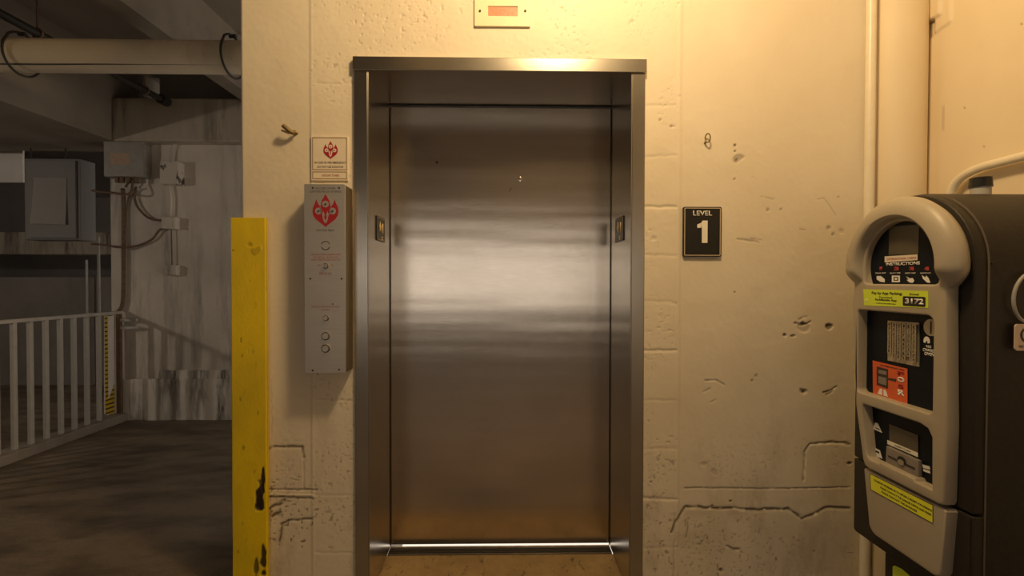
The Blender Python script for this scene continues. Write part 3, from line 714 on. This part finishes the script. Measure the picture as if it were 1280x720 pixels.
# ------------------------------------------------------------------ payment machine (faces left)
KX = 1.2; CY, CZ = 1.424, 1.337
t = thing('payment_machine', (1.48, 1.425, 0), 'parking payment machine with arched grey front, black panels and charcoal housing by the right wall', 'payment machine')
def K(X=KX): return basis((0, -1, 0), (0, 0, 1), (X, 0, 0))    # plate coords: (-Y, Z)
def arch(y0, y1, z0, cyy, cz_, r, n=28, rb=.02):
    L = []
    for k in range(n+1):
        a_ = PI*k/n; L.append((-(cyy)+r*math.cos(a_), cz_+r*math.sin(a_)))
    # left side down, bottom corners
    for k in range(5): a_ = PI+PI/2*k/4; L.append((-y1+rb+rb*math.cos(a_), z0+rb+rb*math.sin(a_)))
    for k in range(5): a_ = 1.5*PI+PI/2*k/4; L.append((-y0-rb+rb*math.cos(a_), z0+rb+rb*math.sin(a_)))
    return L
# housing: front shell (upper and lower), main body
HY0, HY1 = 1.219, 1.642
def hexa(y0, y1, z0, r): return arch(y0, y1, z0, (y0+y1)/2, CZ, r, rb=.006)
bm = curve_plate([hexa(HY0, HY1, .684, (HY1-HY0)/2)], .0115, .005, K(1.2505)); obj('front_shell', bm, M_HOUS, t, smooth=True)
bm = curve_plate([rrect(-HY1, .425, -HY0, .678, (.012, .012, .003, .003))], .0115, .005, K(1.2505)); obj('lower_shell', bm, M_HOUS, t, smooth=True)
bm = curve_plate([hexa(HY0-.004, HY1+.004, .425, (HY1-HY0)/2+.004)], .236, .003, K(1.268+.236)); obj('housing', bm, M_HOUS, t, smooth=True)
bm = curve_plate([hexa(HY0-.003, HY1+.003, .425, (HY1-HY0)/2+.0040)], .0006, .0, K(1.2655)); obj('seam_gasket', bm, plain('grey_gasket', (.16, .13, .10), .5), t)
bm = B(); box(bm, 1.24, 1.56, 1.335, 1.51, 0, .424, .004); obj('pedestal', bm, M_HOUS, t)
bm = B(); box(bm, 1.20, 1.62, 1.29, 1.555, 0, .012, .003); obj('base_plate', bm, M_HOUS, t)
# bezel
top = []
for k in range(33): a_ = PI*k/32; top.append((-CY+.185*math.cos(a_), CZ+.185*math.sin(a_)))
out = [(-1.262, 1.255), (-1.262, 1.275)]+[p for p in top]+[(-1.597, 1.275), (-1.605, 1.20), (-1.583, .88), (-1.548, .705), (-1.540, .692), (-1.527, .687), (-1.275, .687), (-1.263, .690), (-1.258, .70), (-1.254, .90)]
WR = .134; WCY = 1.416
hole_top = []
for k in range(29): a_ = PI*k/28; hole_top.append((-WCY+WR*math.cos(a_), CZ+WR*math.sin(a_)))
hole_top += [(-WCY-WR, 1.297), (-WCY-WR+.004, 1.287), (-WCY-WR+.014, 1.283), (-WCY+WR-.014, 1.283), (-WCY+WR-.004, 1.287), (-WCY+WR, 1.297)]
mid = rrect(-1.578, .925, -1.297, 1.197, (.014, .014, .022, .010))
low = [(-1.553, .882), (-1.548, .889), (-1.335, .889), (-1.310, .882), (-1.297, .862), (-1.295, .718), (-1.348, .718), (-1.352, .725), (-1.478, .725), (-1.482, .719), (-1.515, .719), (-1.527, .724), (-1.533, .738)]
bm = curve_plate([out, hole_top, mid, low], .014, .006, K(1.213), 3); obj('bezel', bm, M_BEZEL, t, smooth=True)
# raised ring around the display
bm = B(); rings = []; N = 72; A0, A1 = math.radians(-26), math.radians(206)
prof = [(.185, 1.238), (.198, 1.222), (.2065, 1.205), (.2065, 1.196), (.203, 1.187), (.193, 1.178), (.178, 1.170), (.163, 1.166), (.153, 1.1655), (.147, 1.170), (.143, 1.180), (.134, 1.2135)]
for k in range(N+1):
    u = k/N; a_ = A0+(A1-A0)*u; e = min(1, min(u, 1-u)/.10); e = e*e*(3-2*e); ring = []
    for r_, X in prof:
        Xe = 1.204+(X-1.204)*e if X < 1.204 else X
        re = .150+(r_-.150)*(.35+.65*e) if r_ > .150 else r_
        ccy = WCY+(CY-WCY)*max(0, (r_-.134)/.074)
        ring.append(bm.verts.new((Xe, ccy-re*math.cos(a_), CZ+re*math.sin(a_))))
    rings.append(ring)
for a_, b_ in zip(rings, rings[1:]):
    for k in range(len(prof)-1): bm.faces.new((a_[k], a_[k+1], b_[k+1], b_[k]))
bm.faces.new(rings[0]); bm.faces.new(rings[-1])
obj('display_surround', bm, M_BEZEL, t, smooth=True)
# recessed black panels
T1 = K(1.2135)
bm = curve_plate([[(x*1.0, z) for x, z in hole_top]], .002, 0, K(1.2155)); d1 = obj('display_panel', bm, M_GLOSS, t)
T2 = K(1.226)
bm = curve_plate([rrect(-1.59, .912, -1.285, 1.207, .01)], .002, 0, K(1.228)); d2 = obj('payment_panel', bm, M_GLOSS, t)
bm = curve_plate([rrect(-1.56, .70, -1.285, .90, .01)], .002, 0, K(1.228)); d3 = obj('receipt_panel', bm, M_GLOSS, t)
def kq(px, py, X): q = at(px, py, X=X); return -q[1], q[2]
def quad(bm, pts, X, d=.0006): flat(bm, [kq(px, py, X) for px, py in pts], K(X), d)
def ktext(bm, s, px, py, wpx, hpx, X, bold=0.0):
    a_ = kq(px-wpx/2, py, X); b_ = kq(px+wpx/2, py, X); c_ = kq(px, py-hpx/2, X); e_ = kq(px, py+hpx/2, X)
    text(bm, s, b_[0]-a_[0], c_[1]-e_[1], K(X), bold, .0004, *kq(px, py, X))
X = 1.2132
bm = B(); quad(bm, [(1112, 283), (1149, 281), (1148, 317.5), (1111, 318.5)], X); obj('screen', bm, M_SCREEN, d1)
X = 1.2124
bm = B(); quad(bm, [(1106, 320.5), (1147, 318), (1147, 325), (1106, 328)], X); s_ = obj('white_sticker', bm, M_SIGNBG, d1)
bm = Lots(); ktext(bm, 'INTERNATIONAL CARDS', 1126.5, 323.2, 36, 2.6, X-.0008); obj('sticker_lettering', bm, M_REDTX, s_)
bm = Lots(); ktext(bm, 'INSTRUCTIONS', 1128, 329.6, 42, 4, X, .02)
for px, s in ((1101, 'PRESS ANY'), (1119, 'SELECT TIME'), (1138, 'INSERT CARD'), (1157, 'REMOVE')): ktext(bm, s, px, 341.3, 13, 1.6, X)
obj('panel_lettering', bm, M_WHITE, d1)
bm = Lots()
for px, s in ((1101, '1'), (1119, '2'), (1138, '3'), (1157, '4')): ktext(bm, s, px, 335.8, 3.2, 4.6, X, .03)
for px in (1120.5, 1139.5, 1158.5): quad(bm, [(px, 333.5), (px+3, 333.5), (px+3, 338), (px, 338)], X)
obj('red_symbols', bm, plain('dull_red_print', (.42, .05, .05), .5), d1)
bm = Lots()
quad(bm, [(1096, 345), (1101, 345), (1106, 349), (1106, 353), (1100, 352), (1096, 349)], X)
tk = B()
for r_ in ([(1115, 344.5), (1125, 344.5), (1125, 346), (1115, 346)], [(1115, 351), (1125, 351), (1125, 352.7), (1115, 352.7)], [(1115, 346), (1117, 346), (1117, 351), (1115, 351)], [(1123, 346), (1125, 346), (1125, 351), (1123, 351)], [(1118.5, 347), (1121.5, 347), (1121.5, 350), (1118.5, 350)]): quad(tk, r_, X)
obj('ticket_symbol', tk, M_WHITE, d1)
quad(bm, [(1133, 345.5), (1137, 348), (1141, 347.5), (1143, 351), (1141, 353.5), (1137, 353), (1133.5, 350), (1136, 349.5)], X)
quad(bm, [(1152.5, 344), (1157, 347), (1158, 344.5), (1161, 348), (1163, 353.5), (1159, 353), (1154, 348.5)], X)
obj('hand_symbol', bm, M_WHITE, d1)
# lime sticker on the bezel
X = 1.1926
bm = B(); quad(bm, [(1079.3, 361.5), (1160.5, 363.8), (1160.5, 385), (1080.3, 381.8)], X, .0005); s_ = obj('lime_sticker', bm, M_LIME, t)
X = 1.1919
bm = Lots(); ktext(bm, 'Pay by App Parking:', 1108, 367, 38, 4.4, X, .025); ktext(bm, 'Download', 1107, 371.7, 16, 2.4, X); ktext(bm, 'ParkMobile App', 1107, 375.3, 27, 3.4, X, .02); ktext(bm, 'or call us at the number below', 1107, 379.3, 25, 1.5, X); ktext(bm, 'Zone#', 1142.5, 368, 12, 2.6, X, .01)
obj('sticker_lettering', bm, M_DKTX, s_)
ca = kq(1128.5, 382, X); cb = kq(1157, 371.2, X); bm = B(); flat(bm, rrect(ca[0], ca[1], cb[0], cb[1], .004), K(X), .0004); nb = obj('number_box', bm, M_BLACK, s_)
bm = B(); ktext(bm, '3172', 1142.7, 376.7, 23, 7, X-.0006, .035); obj('zone_number', bm, M_WHITE, nb)
c_ = kq(1083.2, 375.5, X); bm = B(); flat(bm, disc(c_[0], c_[1], .0052, 16), K(X), .0005); obj('round_logo', bm, M_CREAM, s_)
bm = B(); flat(bm, disc(c_[0], c_[1], .0030, 12), K(X-.0006), .0005); obj('round_logo', bm, M_LIME, s_)
# keypad with keys
X = 1.2225
bm = B(); flat(bm, [kq(*p, X) for p in ((1109.5, 400.8), (1148.5, 403.6), (1148.5, 458.5), (1109.5, 450.5))], K(X), .0035, -.0035); kp = obj('keypad', bm, M_KEY, d2)
ka = kq(1110.5, 402, X); kb = kq(1147.5, 453, X); bm = B(); dk = B(); letters = 'ABCDE12FGHIJ34KLMNO56PQRST78UVWXY90Z'
cols, rows = 6, 8
for r_ in range(rows):
    for c in range(cols):
        if r_ == rows-1 and c in (0, 4): continue
        cx_ = ka[0]+(kb[0]-ka[0])*(c+.6)/cols*.98; cy_ = ka[1]+(kb[1]-ka[1])*(r_+.55)/rows
        q_ = .0072; Tk = K(X-.0036)
        flat(bm, rrect(cx_-q_, cy_-q_*1.05, cx_+q_, cy_+q_*1.05, .0015, 2), Tk, .0018, .0)
        text(dk, random.choice('ABCDEFGHJKLMNPRSTUVXYZ2345689'), .0062, .0090, K(X-.0056), .03, .0003, cx_, cy_)
obj('keys', bm, M_KEY, kp); obj('key_legends', dk, M_DKTX, kp)
# coin slot, dome symbol, wording
X = 1.2235; c_ = kq(1164.5, 409.5, X); bm = B(); flat(bm, disc(c_[0], c_[1], .024, 28), K(X), .004, -.002); cs = obj('coin_entry', bm, M_KEY, d2)
bm = B(); flat(bm, [(c_[0]-.0016, c_[1]-.018), (c_[0]+.0016, c_[1]-.018), (c_[0]+.0016, c_[1]+.018), (c_[0]-.0016, c_[1]+.018)], K(X-.0024), .0005); obj('coin_slot', bm, M_BLACK, cs)
X = 1.2252; bm = B(); c_ = kq(1158.5, 426.5, X)
L = [(c_[0]+.0105*math.cos(a_), c_[1]+.0135*math.sin(a_)) for a_ in [PI*j/12 for j in range(13)]]+[(c_[0]-.0105, c_[1]-.004), (c_[0]-.003, c_[1]-.006), (c_[0]-.003, c_[1]), (c_[0]+.003, c_[1]), (c_[0]+.003, c_[1]-.006), (c_[0]+.0105, c_[1]-.004)]
flat(bm, L, K(X), .0005); obj('coin_symbol', bm, M_WHITE, d2)
bm = Lots(); ktext(bm, 'NO', 1161, 433.5, 6.5, 3.2, X, .02); ktext(bm, 'CHANGE', 1161.5, 438.2, 16, 4.2, X, .02); ktext(bm, 'GIVEN', 1161.5, 442.8, 12, 4, X, .02); obj('panel_lettering', bm, M_WHITE, d2)
# orange sticker
X = 1.2245; bm = B(); quad(bm, [(1091, 450.5), (1134.5, 461), (1134.5, 506), (1091.5, 492)], X, .0006); s_ = obj('orange_sticker', bm, M_ORANGE, d2)
X = 1.2236; bm = B(); quad(bm, [(1096, 458), (1110, 461.5), (1110, 486), (1096, 481)], X, .0004)
quad(bm, [(1110, 472.5), (1120, 473.5), (1120, 477.5), (1110, 474.5)], X, .0004); ktext(bm, 'NO INTERNATIONAL CARDS', 1115, 459.5, 30, 1.6, X); obj('card_drawing', bm, M_DKTX, s_)
X = 1.2230; bm = B(); quad(bm, [(1098, 462), (1108, 464.2), (1108, 469), (1098, 466.5)], X, .0003); quad(bm, [(1098, 470), (1108, 472.5), (1108, 482), (1098, 478.8)], X, .0003); obj('card_face', bm, M_SLOT, s_)
bm = Lots()
quad(bm, [(1097, 492), (1100, 485.5), (1103, 486.3), (1103, 494)], X+.0002, .0004); quad(bm, [(1104.5, 494.5), (1104.5, 486.6), (1107, 487.4), (1110, 496)], X+.0002, .0004)
for k, (s, pa) in enumerate((('R', (1126.5, 491)), ('O', (1126, 474.5)))):
    ktext(bm, s, pa[0], pa[1], 9, 6.5, X+.0002, .05)
obj('white_symbols', bm, M_WHITE, s_)
bm = Lots(); ktext(bm, 'F', 1126, 467, 8, 5, X+.0002, .03); ktext(bm, '5', 1126, 483, 7, 5, X+.0002, .03); obj('dark_red_symbols', bm, M_RED, s_)
# receipt window, label, card reader, symbols
X = 1.2245; bm = B(); quad(bm, [(1112, 530), (1148, 544), (1148, 569), (1112, 552)], X, .0012); obj('receipt_flap', bm, M_SCREEN, d3)
bm = B(); quad(bm, [(1109.3, 550), (1147.5, 566), (1147.5, 571.5), (1109.3, 555)], X-.001, .0006); s_ = obj('white_label', bm, M_CREAM, d3)
bm = Lots(); ktext(bm, 'INSERT CARD', 1128, 560.6, 20, 1.8, X-.0018); obj('label_lettering', bm, M_DKTX, s_)
X = 1.214; P4 = [kq(*p, X) for p in ((1108, 557.5), (1148, 576), (1148, 604.5), (1107, 585))]
bm = curve_plate([P4], .0045, .0025, K(X+.0055)); cr = obj('card_reader', bm, M_SLOT, d3, smooth=True)
X = 1.2112; bm = B(); c_ = kq(1127, 576.5, X); quad(bm, [(1110, 569), (1143.5, 585), (1143.5, 586.6), (1110, 570.6)], X, .0006); flat(bm, disc(c_[0], c_[1]+.003, .0155, 20, .011), K(X), .0006); obj('card_slot', bm, M_BLACK, cr)
bm = B(); flat(bm, disc(c_[0]-.001, c_[1]-.004, .0115, 20, .0085), K(X-.001), .0010); obj('thumb_notch', bm, M_KEY, cr)
X = 1.2252; bm = Lots()
quad(bm, [(1094, 528), (1097.5, 529), (1102.5, 541), (1091.5, 536)], X); quad(bm, [(1094, 560), (1100, 563), (1103, 573.5), (1091, 568)], X)
quad(bm, [(1153, 580.5), (1162, 583), (1163, 587), (1154, 585)], X); quad(bm, [(1154, 586), (1162.5, 588.5), (1163, 592), (1154.5, 589)], X)
sy = obj('white_symbols', bm, M_WHITE, d3)
bm = Lots(); quad(bm, [(1094.5, 562.8), (1099, 564.8), (1099, 567), (1094.5, 565)], X-.0008); quad(bm, [(1094.3, 534), (1099.5, 536.3), (1099.7, 537.5), (1094, 535)], X-.0008); obj('symbol_detail', bm, M_BLACK, sy)
# lower door panel
X = 1.2
lp = [(-1.552, .672), (-1.549, .678), (-1.265, .678), (-1.259, .672), (-1.272, .500), (-1.277, .488), (-1.290, .481), (-1.500, .481), (-1.514, .486), (-1.527, .500)]
bm = curve_plate([lp], .014, .005, K(1.219), 3); pn = obj('lower_door', bm, M_BEZEL, t, smooth=True)
X = 1.1994; bm = B(); quad(bm, [(1087.5, 592), (1166, 631.5), (1166, 654), (1088.5, 612)], X, .0005); s_ = obj('yellow_sticker', bm, M_YSTK, pn)
X = 1.1988; bm = Lots()
for s, u0_, u1_, v in (('TO REPORT PROBLEMS OR TO OBTAIN A RECEIPT FOR PARKING', .03, .95, .30), ('PLEASE CONTACT THE GARAGE OFFICE AND PRESS', .14, .95, .55), ('PLEASE CONTACT THE MANAGER', .17, .74, .78)):
    px0, px1 = 1087.5+78.5*u0_, 1087.5+78.5*u1_; pxm = (px0+px1)/2; ytop = 592+39.5*(pxm-1087.5)/78.5; ybot = 612+42*(pxm-1087.5)/78.5
    ktext(bm, s, pxm, ytop+(ybot-ytop)*v, px1-px0, 2.4, X, .02)
frame = [(1087.5, 592), (1166, 631.5), (1166, 654), (1088.5, 612)]
for (a_, b_) in zip(frame, frame[1:]+frame[:1]):
    pa = Vector(kq(*a_, X)); pb = Vector(kq(*b_, X)); dd = (pb-pa).normalized(); nn = Vector((-dd.y, dd.x))*.0008
    flat(bm, [pa-nn, pb-nn, pb+nn, pa+nn], K(X), .0003)
obj('sticker_lettering', bm, M_DKTX, s_)
X = 1.2394; bm = B(); flat(bm, [kq(*p, X) for p in ((1116, 708), (1119, 707), (1127, 711), (1137, 719), (1139, 740), (1116, 735))], K(X), .0006); obj('green_sticker', bm, M_LIME, t)
# cap on top
bm = B(); cyl(bm, (1.444, 1.42, CZ+.20), (1.444, 1.42, 1.575), .0245, 28); k_ = obj('lock_base', bm, M_GALV, t, smooth=True)
bm = B(); cyl(bm, (1.444, 1.42, 1.574), (1.444, 1.42, 1.602), .028, 28, .026); obj('lock_cap', bm, M_BLACK, k_, smooth=True)
# small screw on the side
q = at(1241, 329, Y=HY0-.007); bm = B(); cyl(bm, (q[0], q[1]-.002, q[2]), (q[0], q[1]+.004, q[2]), .003, 10); obj('side_screw', bm, M_BLKP, t)
# cable loop and hanging tag
YS = HY0-.007
q = at(1292, 372, Y=YS-.012); bm = B(); r_ = .052
tube(bm, [(q[0]+r_*math.cos(k), YS-.012-.004*math.sin(k), q[2]+r_*1.28*math.sin(k)) for k in [2*PI*j/40 for j in range(40)]], .0042, 10, True)
tg = thing('looped_tag', (q[0], YS-.012, q[2]-.09), 'white tag with a round emblem hanging from a cable loop on the machine side', 'tag')
obj('cable_loop', bm, M_GALV, tg, smooth=True)
a = at(1267.5, 405, Y=YS-.012); b = at(1267.5, 438, Y=YS-.012)
T = basis((1, 0, 0), (0, 0, 1), (0, YS-.014, 0))
bm = B(); flat(bm, rrect(a[0], b[2], a[0]+.062, a[2], .007), T, .004, -.002); obj('card', bm, plain('pinkish_white_card', (.66, .52, .42), .5, var=.05), tg)
bm = curve_plate([disc(a[0]+.033, (a[2]+b[2])/2+.006, .021, 24), disc(a[0]+.033, (a[2]+b[2])/2+.006, .016, 24)], .0004, 0, T @ Matrix.Translation((0, 0, .0026)))
text(bm, 'P', .012, .020, T @ Matrix.Translation((0, 0, .0022)), .03, .0005, a[0]+.033, (a[2]+b[2])/2+.006)
text(bm, 'NO PARKING', .045, .006, T @ Matrix.Translation((0, 0, .0022)), .0, .0005, a[0]+.032, b[2]+.011); obj('emblem', bm, M_DKTX, tg)

# ------------------------------------------------------------------ railing
RXX = -3.5
t = thing('guard_railing', (RXX, 2.6, 0), 'grey painted steel guard railing with vertical pickets along the garage ramp edge', 'railing')
bm = B(); box(bm, RXX-.10, RXX+.06, -1.0, 4.46, 0, .075, .01); obj('curb', bm, M_CONC, t)
bm = B(); box(bm, RXX-.022, RXX+.022, -1.0, 4.46, .985, 1.012, .004); obj('top_rail', bm, M_GALV, t)
ph = []
for px in (17, 38, 57.5, 76, 93, 109, 123.5): ph.append(at(px, 450, X=RXX)[1])
stp = (ph[-1]-ph[0])/6; k = 0
M_PICK = plain('pale_picket_paint', (.40, .38, .35), .45, var=.06)
y = ph[-1]
while y > 2.6:
    bm = B(); box(bm, RXX-.014, RXX+.014, y-.014, y+.014, .074, .986, .002); obj('picket', bm, M_PICK, t); y -= stp
q = at(148, 450, X=RXX)[1]
bm = B(); box(bm, RXX-.02, RXX+.02, 4.428, 4.455, 0, 1.02, .003); obj('end_post', bm, M_RUSTP, t)
for z in (.86, .93):
    bm = B(); box(bm, RXX, RXX+.16, 4.43, 4.463, z-.012, z+.012, .002); obj('wall_bracket', bm, M_GALV, t)
# striped board fixed beyond the last picket
P = [at(131.5, 395, X=RXX-.035), at(144, 395, X=RXX-.035), at(144, 482, X=RXX-.035), at(136, 519, X=RXX-.035), at(131.5, 518, X=RXX-.035)]
tb = thing('striped_marker_board', (RXX-.035, P[0][1], P[3][2]), 'narrow white marker board with yellow and black edging at the end of the railing', 'marker board')
bm = B(); poly(bm, [Vector(p) for p in P], (-.01, 0, 0)); obj('board', bm, plain('board_white', (.70, .66, .60), .6, var=.06), tb)
P2 = [at(131, 394, X=RXX-.033), at(134.5, 395, X=RXX-.033), at(135, 450, X=RXX-.033), at(135.5, 500, X=RXX-.033), at(143, 480, X=RXX-.033), at(143, 517, X=RXX-.033), at(132, 518, X=RXX-.033)]
bm = B(); poly(bm, [Vector(p) for p in P2], (-.003, 0, 0)); obj('striped_edge', bm, M_HAZ, tb)

# ------------------------------------------------------------------ electrical boxes on the far wall
def ebox(name, x0, y0, x1, y1, dep, mat, label, cat, parts=None, bev=.006):
    Yf = FY-dep; a = at(x0, y0, Y=Yf); b = at(x1, y1, Y=Yf)
    t = thing(name, ((a[0]+b[0])/2, FY, b[2]), label, cat)
    bm = B(); box(bm, a[0], b[0], Yf+.008, FY-.001, b[2], a[2], bev); obj('box_body', bm, mat, t)
    bm = B(); box(bm, a[0]+.003, b[0]-.003, Yf, Yf+.0078, b[2]+.003, a[2]-.003, .003); obj('cover', bm, mat, t)
    return t, a, b, Yf
t, a, b, Yf = ebox('junction_enclosure', 129, 178, 180, 221, .10, M_JB, 'large grey electrical enclosure with a tan label high on the garage wall', 'electrical box')
bm = B(); p0 = at(138, 191.5, Y=Yf); p1 = at(162, 206, Y=Yf); box(bm, p0[0], p1[0], Yf-.002, Yf+.002, p1[2], p0[2]); obj('tan_label', bm, M_STKR, t)
bm = B(); box(bm, a[0]-.01, b[0]+.01, Yf+.01, FY-.001, a[2]-.002, a[2]+.012, .002); obj('top_flange', bm, M_JB, t)
for px in (147, 153, 161, 171):
    q = at(px, 222, Y=FY-.08); bm = B(); cyl(bm, (q[0], FY-.08, q[2]-.045), (q[0], FY-.08, q[2]+.02), .020, 14); obj('cable_gland', bm, M_RUSTP, t)
ebox('pull_box', 199, 201, 222, 230, .10, M_WJB, 'small peeling paint electrical box with black rot beside the large enclosure', 'electrical box')
ebox('outlet_box', 201, 271, 218, 286, .08, M_GWALL, 'small off white outlet box in the middle where two cables meet', 'electrical box')
ebox('switch_box', 203, 331, 219, 344, .07, M_GWALL, 'lowest small off white electrical box on the garage wall', 'electrical box')
def wire(name, pts, r, mat, label, cat, n=6):
    bm = B(); tube(bm, catmull([at(px, py, Y=yy) for px, py, yy in pts], n), r, 10); return tag(obj(name, bm, mat, None, smooth=True), label, cat)
g = FY-.03
wire('vertical_conduit', [(153.5, 236, g-.05), (154.5, 252, g), (154.5, 300, g), (154.5, 350, g), (154, 374, g), (152, 384, g), (149, 388, g)], .017, M_RUSTP, 'rusty brown conduit dropping from the enclosure and bending to the railing', 'conduit')
wire('drooping_cable', [(170, 234, g-.03), (168, 240, g), (170, 255, g), (180, 268, g), (190, 274, g), (202, 275.5, g)], .010, M_RUSTP, 'upper drooping cable from the enclosure to the outlet box', 'cable')
wire('sagging_cable', [(114, 305, g-.1), (130, 306, g-.04), (150, 309, g-.045), (172, 307, g), (190, 299, g), (199, 288, g), (207, 285, g)], .010, M_RUSTP, 'lower sagging cable running from the railing bay to the outlet box', 'cable')
wire('short_cable', [(166, 227, g-.06), (164, 239, g-.09), (157, 243, g-.10), (140, 241, g-.10), (126, 240, g-.08), (115, 238, g-.08)], .010, M_RUSTP, 'short looped cable under the enclosure going left into the dark bay', 'cable')
wire('drop_cable', [(161, 226, g-.05), (159, 230, g-.052), (157, 234, g-.05)], .010, M_RUSTP, 'very short cable crossing under the enclosure to the conduit top', 'cable', 4)
wire('upper_conduit', [(213.5, 202, g), (213.5, 192, g), (216, 183, g), (224, 178.5, g), (250, 178, g), (298, 178, g)], .009, M_GALV, 'thin grey conduit curving up from the peeling box along the beam', 'conduit')
wire('middle_conduit', [(211.5, 230, g), (214, 250, g), (213, 270, g)], .010, M_GWALL, 'short wavy conduit between the peeling box and outlet box', 'conduit')
wire('lower_conduit', [(214, 286, g), (214.5, 305, g), (215, 331, g)], .005, M_RUSTP, 'thin dark conduit between the outlet box and lowest box', 'conduit')

# ------------------------------------------------------------------ grey cabinet past the railing
Yc = 4.56; a = at(30, 198, Y=Yc); b = at(101, 300, Y=Yc)
t = thing('grey_cabinet', ((a[0]+b[0])/2, Yc+.2, b[2]), 'large grey metal cabinet hanging beyond the railing with a curling sheet of paper', 'cabinet')
bm = B(); box(bm, a[0], b[0], Yc, Yc+.17, b[2], a[2], .006); obj('cabinet_body', bm, M_CAB, t)
p0 = at(31, 199, Y=Yc-.02); p1 = at(99, 299, Y=Yc-.02); bm = B(); box(bm, p0[0]+.01, p1[0]-.03, Yc-.02, Yc-.001, p1[2]+.01, p0[2]-.01, .004); obj('cabinet_door', bm, M_CAB, t)
bm = B(); g0 = []
P0 = at(41, 222, Y=Yc-.03); P1 = at(83, 281, Y=Yc-.03)
for i in range(9):
    row = []
    for j in range(9):
        u, v = i/8, j/8; row.append(bm.verts.new((P0[0]+(P1[0]-P0[0])*u-.02*v*(1-u), Yc-.024-.018*v*v, P0[2]+(P1[2]-P0[2])*v+.01*(1-u)*v)))
    g0.append(row)
for i in range(8):
    for j in range(8): bm.faces.new((g0[i][j], g0[i+1][j], g0[i+1][j+1], g0[i][j+1]))
bmesh.ops.solidify(bm, geom=bm.faces[:], thickness=.0012)
obj('paper_sheet', bm, M_PAPER, t, smooth=True)
bm = B()
for px in (45, 88):
    q = at(px, 198, Y=Yc+.15); cyl(bm, (q[0], Yc+.1, a[2]-.01), (q[0], Yc+.1, bz0+.01), .008, 10)
obj('hanger_rod', bm, M_BLKP, t)
# stray vertical poles past the cabinet
bm = B(); q = at(124, 395, Y=5.2); cyl(bm, (q[0], 5.2, 0), (q[0], 5.2, at(124, 296, Y=5.2)[2]), .014, 12); tag(obj('slim_grey_pole', bm, M_JB, None, smooth=True), 'slim grey pole standing in the dark bay right of the cabinet', 'pole')
bm = B(); q = at(109, 395, Y=5.9); cyl(bm, (q[0], 5.9, 0), (q[0], 5.9, at(109, 325, Y=5.9)[2]), .013, 12); tag(obj('short_grey_pole', bm, M_GALV, None, smooth=True), 'short grey pole standing in front of the far parapet wall', 'pole')

# ------------------------------------------------------------------ pipes under the garage ceiling
py = 3.0; za = at(150, 51, Y=py)[2]; zb = at(150, 90.5, Y=py)[2]; zr = (za+zb)/2; rr = (za-zb)/2
bm = B(); N = 60
tube(bm, [(-9.0+(7.98)*k/N, py, zr) for k in range(N+1)], rr, 32)
big = obj('drain_pipe', bm, M_PIPE, None, smooth=True); tag(big, 'thick cream drain pipe running across under the garage ceiling', 'pipe')
bm = B(); tube(bm, catmull([at(px, yy, Y=py-.06) for px, yy in ((-2, 80), (60, 80.3), (150, 80), (230, 80.5), (300, 81))], 10), .004, 6)
obj('seam_line', bm, M_BLKP, big)
for px, lb in ((28, 'black clevis hanger ring around the drain pipe near the left edge'), (291, 'black clevis hanger ring around the drain pipe beside the wall end')):
    q = at(px, 70, Y=py); hx = q[0]; hr = rr+.012
    t = thing('pipe_hanger', (hx, py, zr), lb, 'pipe hanger', 'clevis hangers on the drain pipe')
    bm = B(); ring = [(hx+.012*math.sin(k), py+hr*math.sin(k), zr+hr*1.12*math.cos(k)+(.012 if math.cos(k) > .6 else 0)) for k in [2*PI*j/40 for j in range(40)]]
    tube(bm, ring, .007, 8, True); obj('ring', bm, M_BLKP, t, smooth=True)
    bm = B(); cyl(bm, (hx-.02, py, zr+hr*1.12+.01), (hx+.02, py, zr+hr*1.12+.01), .012, 8); obj('bolt', bm, M_BLKP, t)
SX = -3.0; SZ = 2.886
bm = B(); tube(bm, [(SX, y_, SZ) for y_ in np.linspace(-4.1, 4.37, 12)], .026, 14)
s_ = obj('sprinkler_pipe', bm, M_BLKP, None, smooth=True); tag(s_, 'thin black iron pipe running away from the camera under the garage ceiling', 'pipe')
bm = B(); cyl(bm, (SX, 4.28, SZ), (SX, 4.372, SZ), .040, 16); obj('end_coupling', bm, M_BLKP, s_, smooth=True)
for yy, lb in ((at(47, 40, X=SX)[1], 'nearer thin rod holding the black pipe, left of the cream beam'), (at(181, 108, X=SX)[1], 'farther thin rod holding the black pipe, beyond the drain pipe')):
    bm = B(); cyl(bm, (SX, yy, SZ+.01), (SX, yy, CEIL), .007, 8); tube(bm, [(SX+.033*math.cos(k), yy, SZ+.033*math.sin(k)) for k in [2*PI*j/20 for j in range(20)]], .006, 6, True)
    tag(obj('hanger_rod', bm, M_RUSTP, None, smooth=True), lb, 'hanger rod')
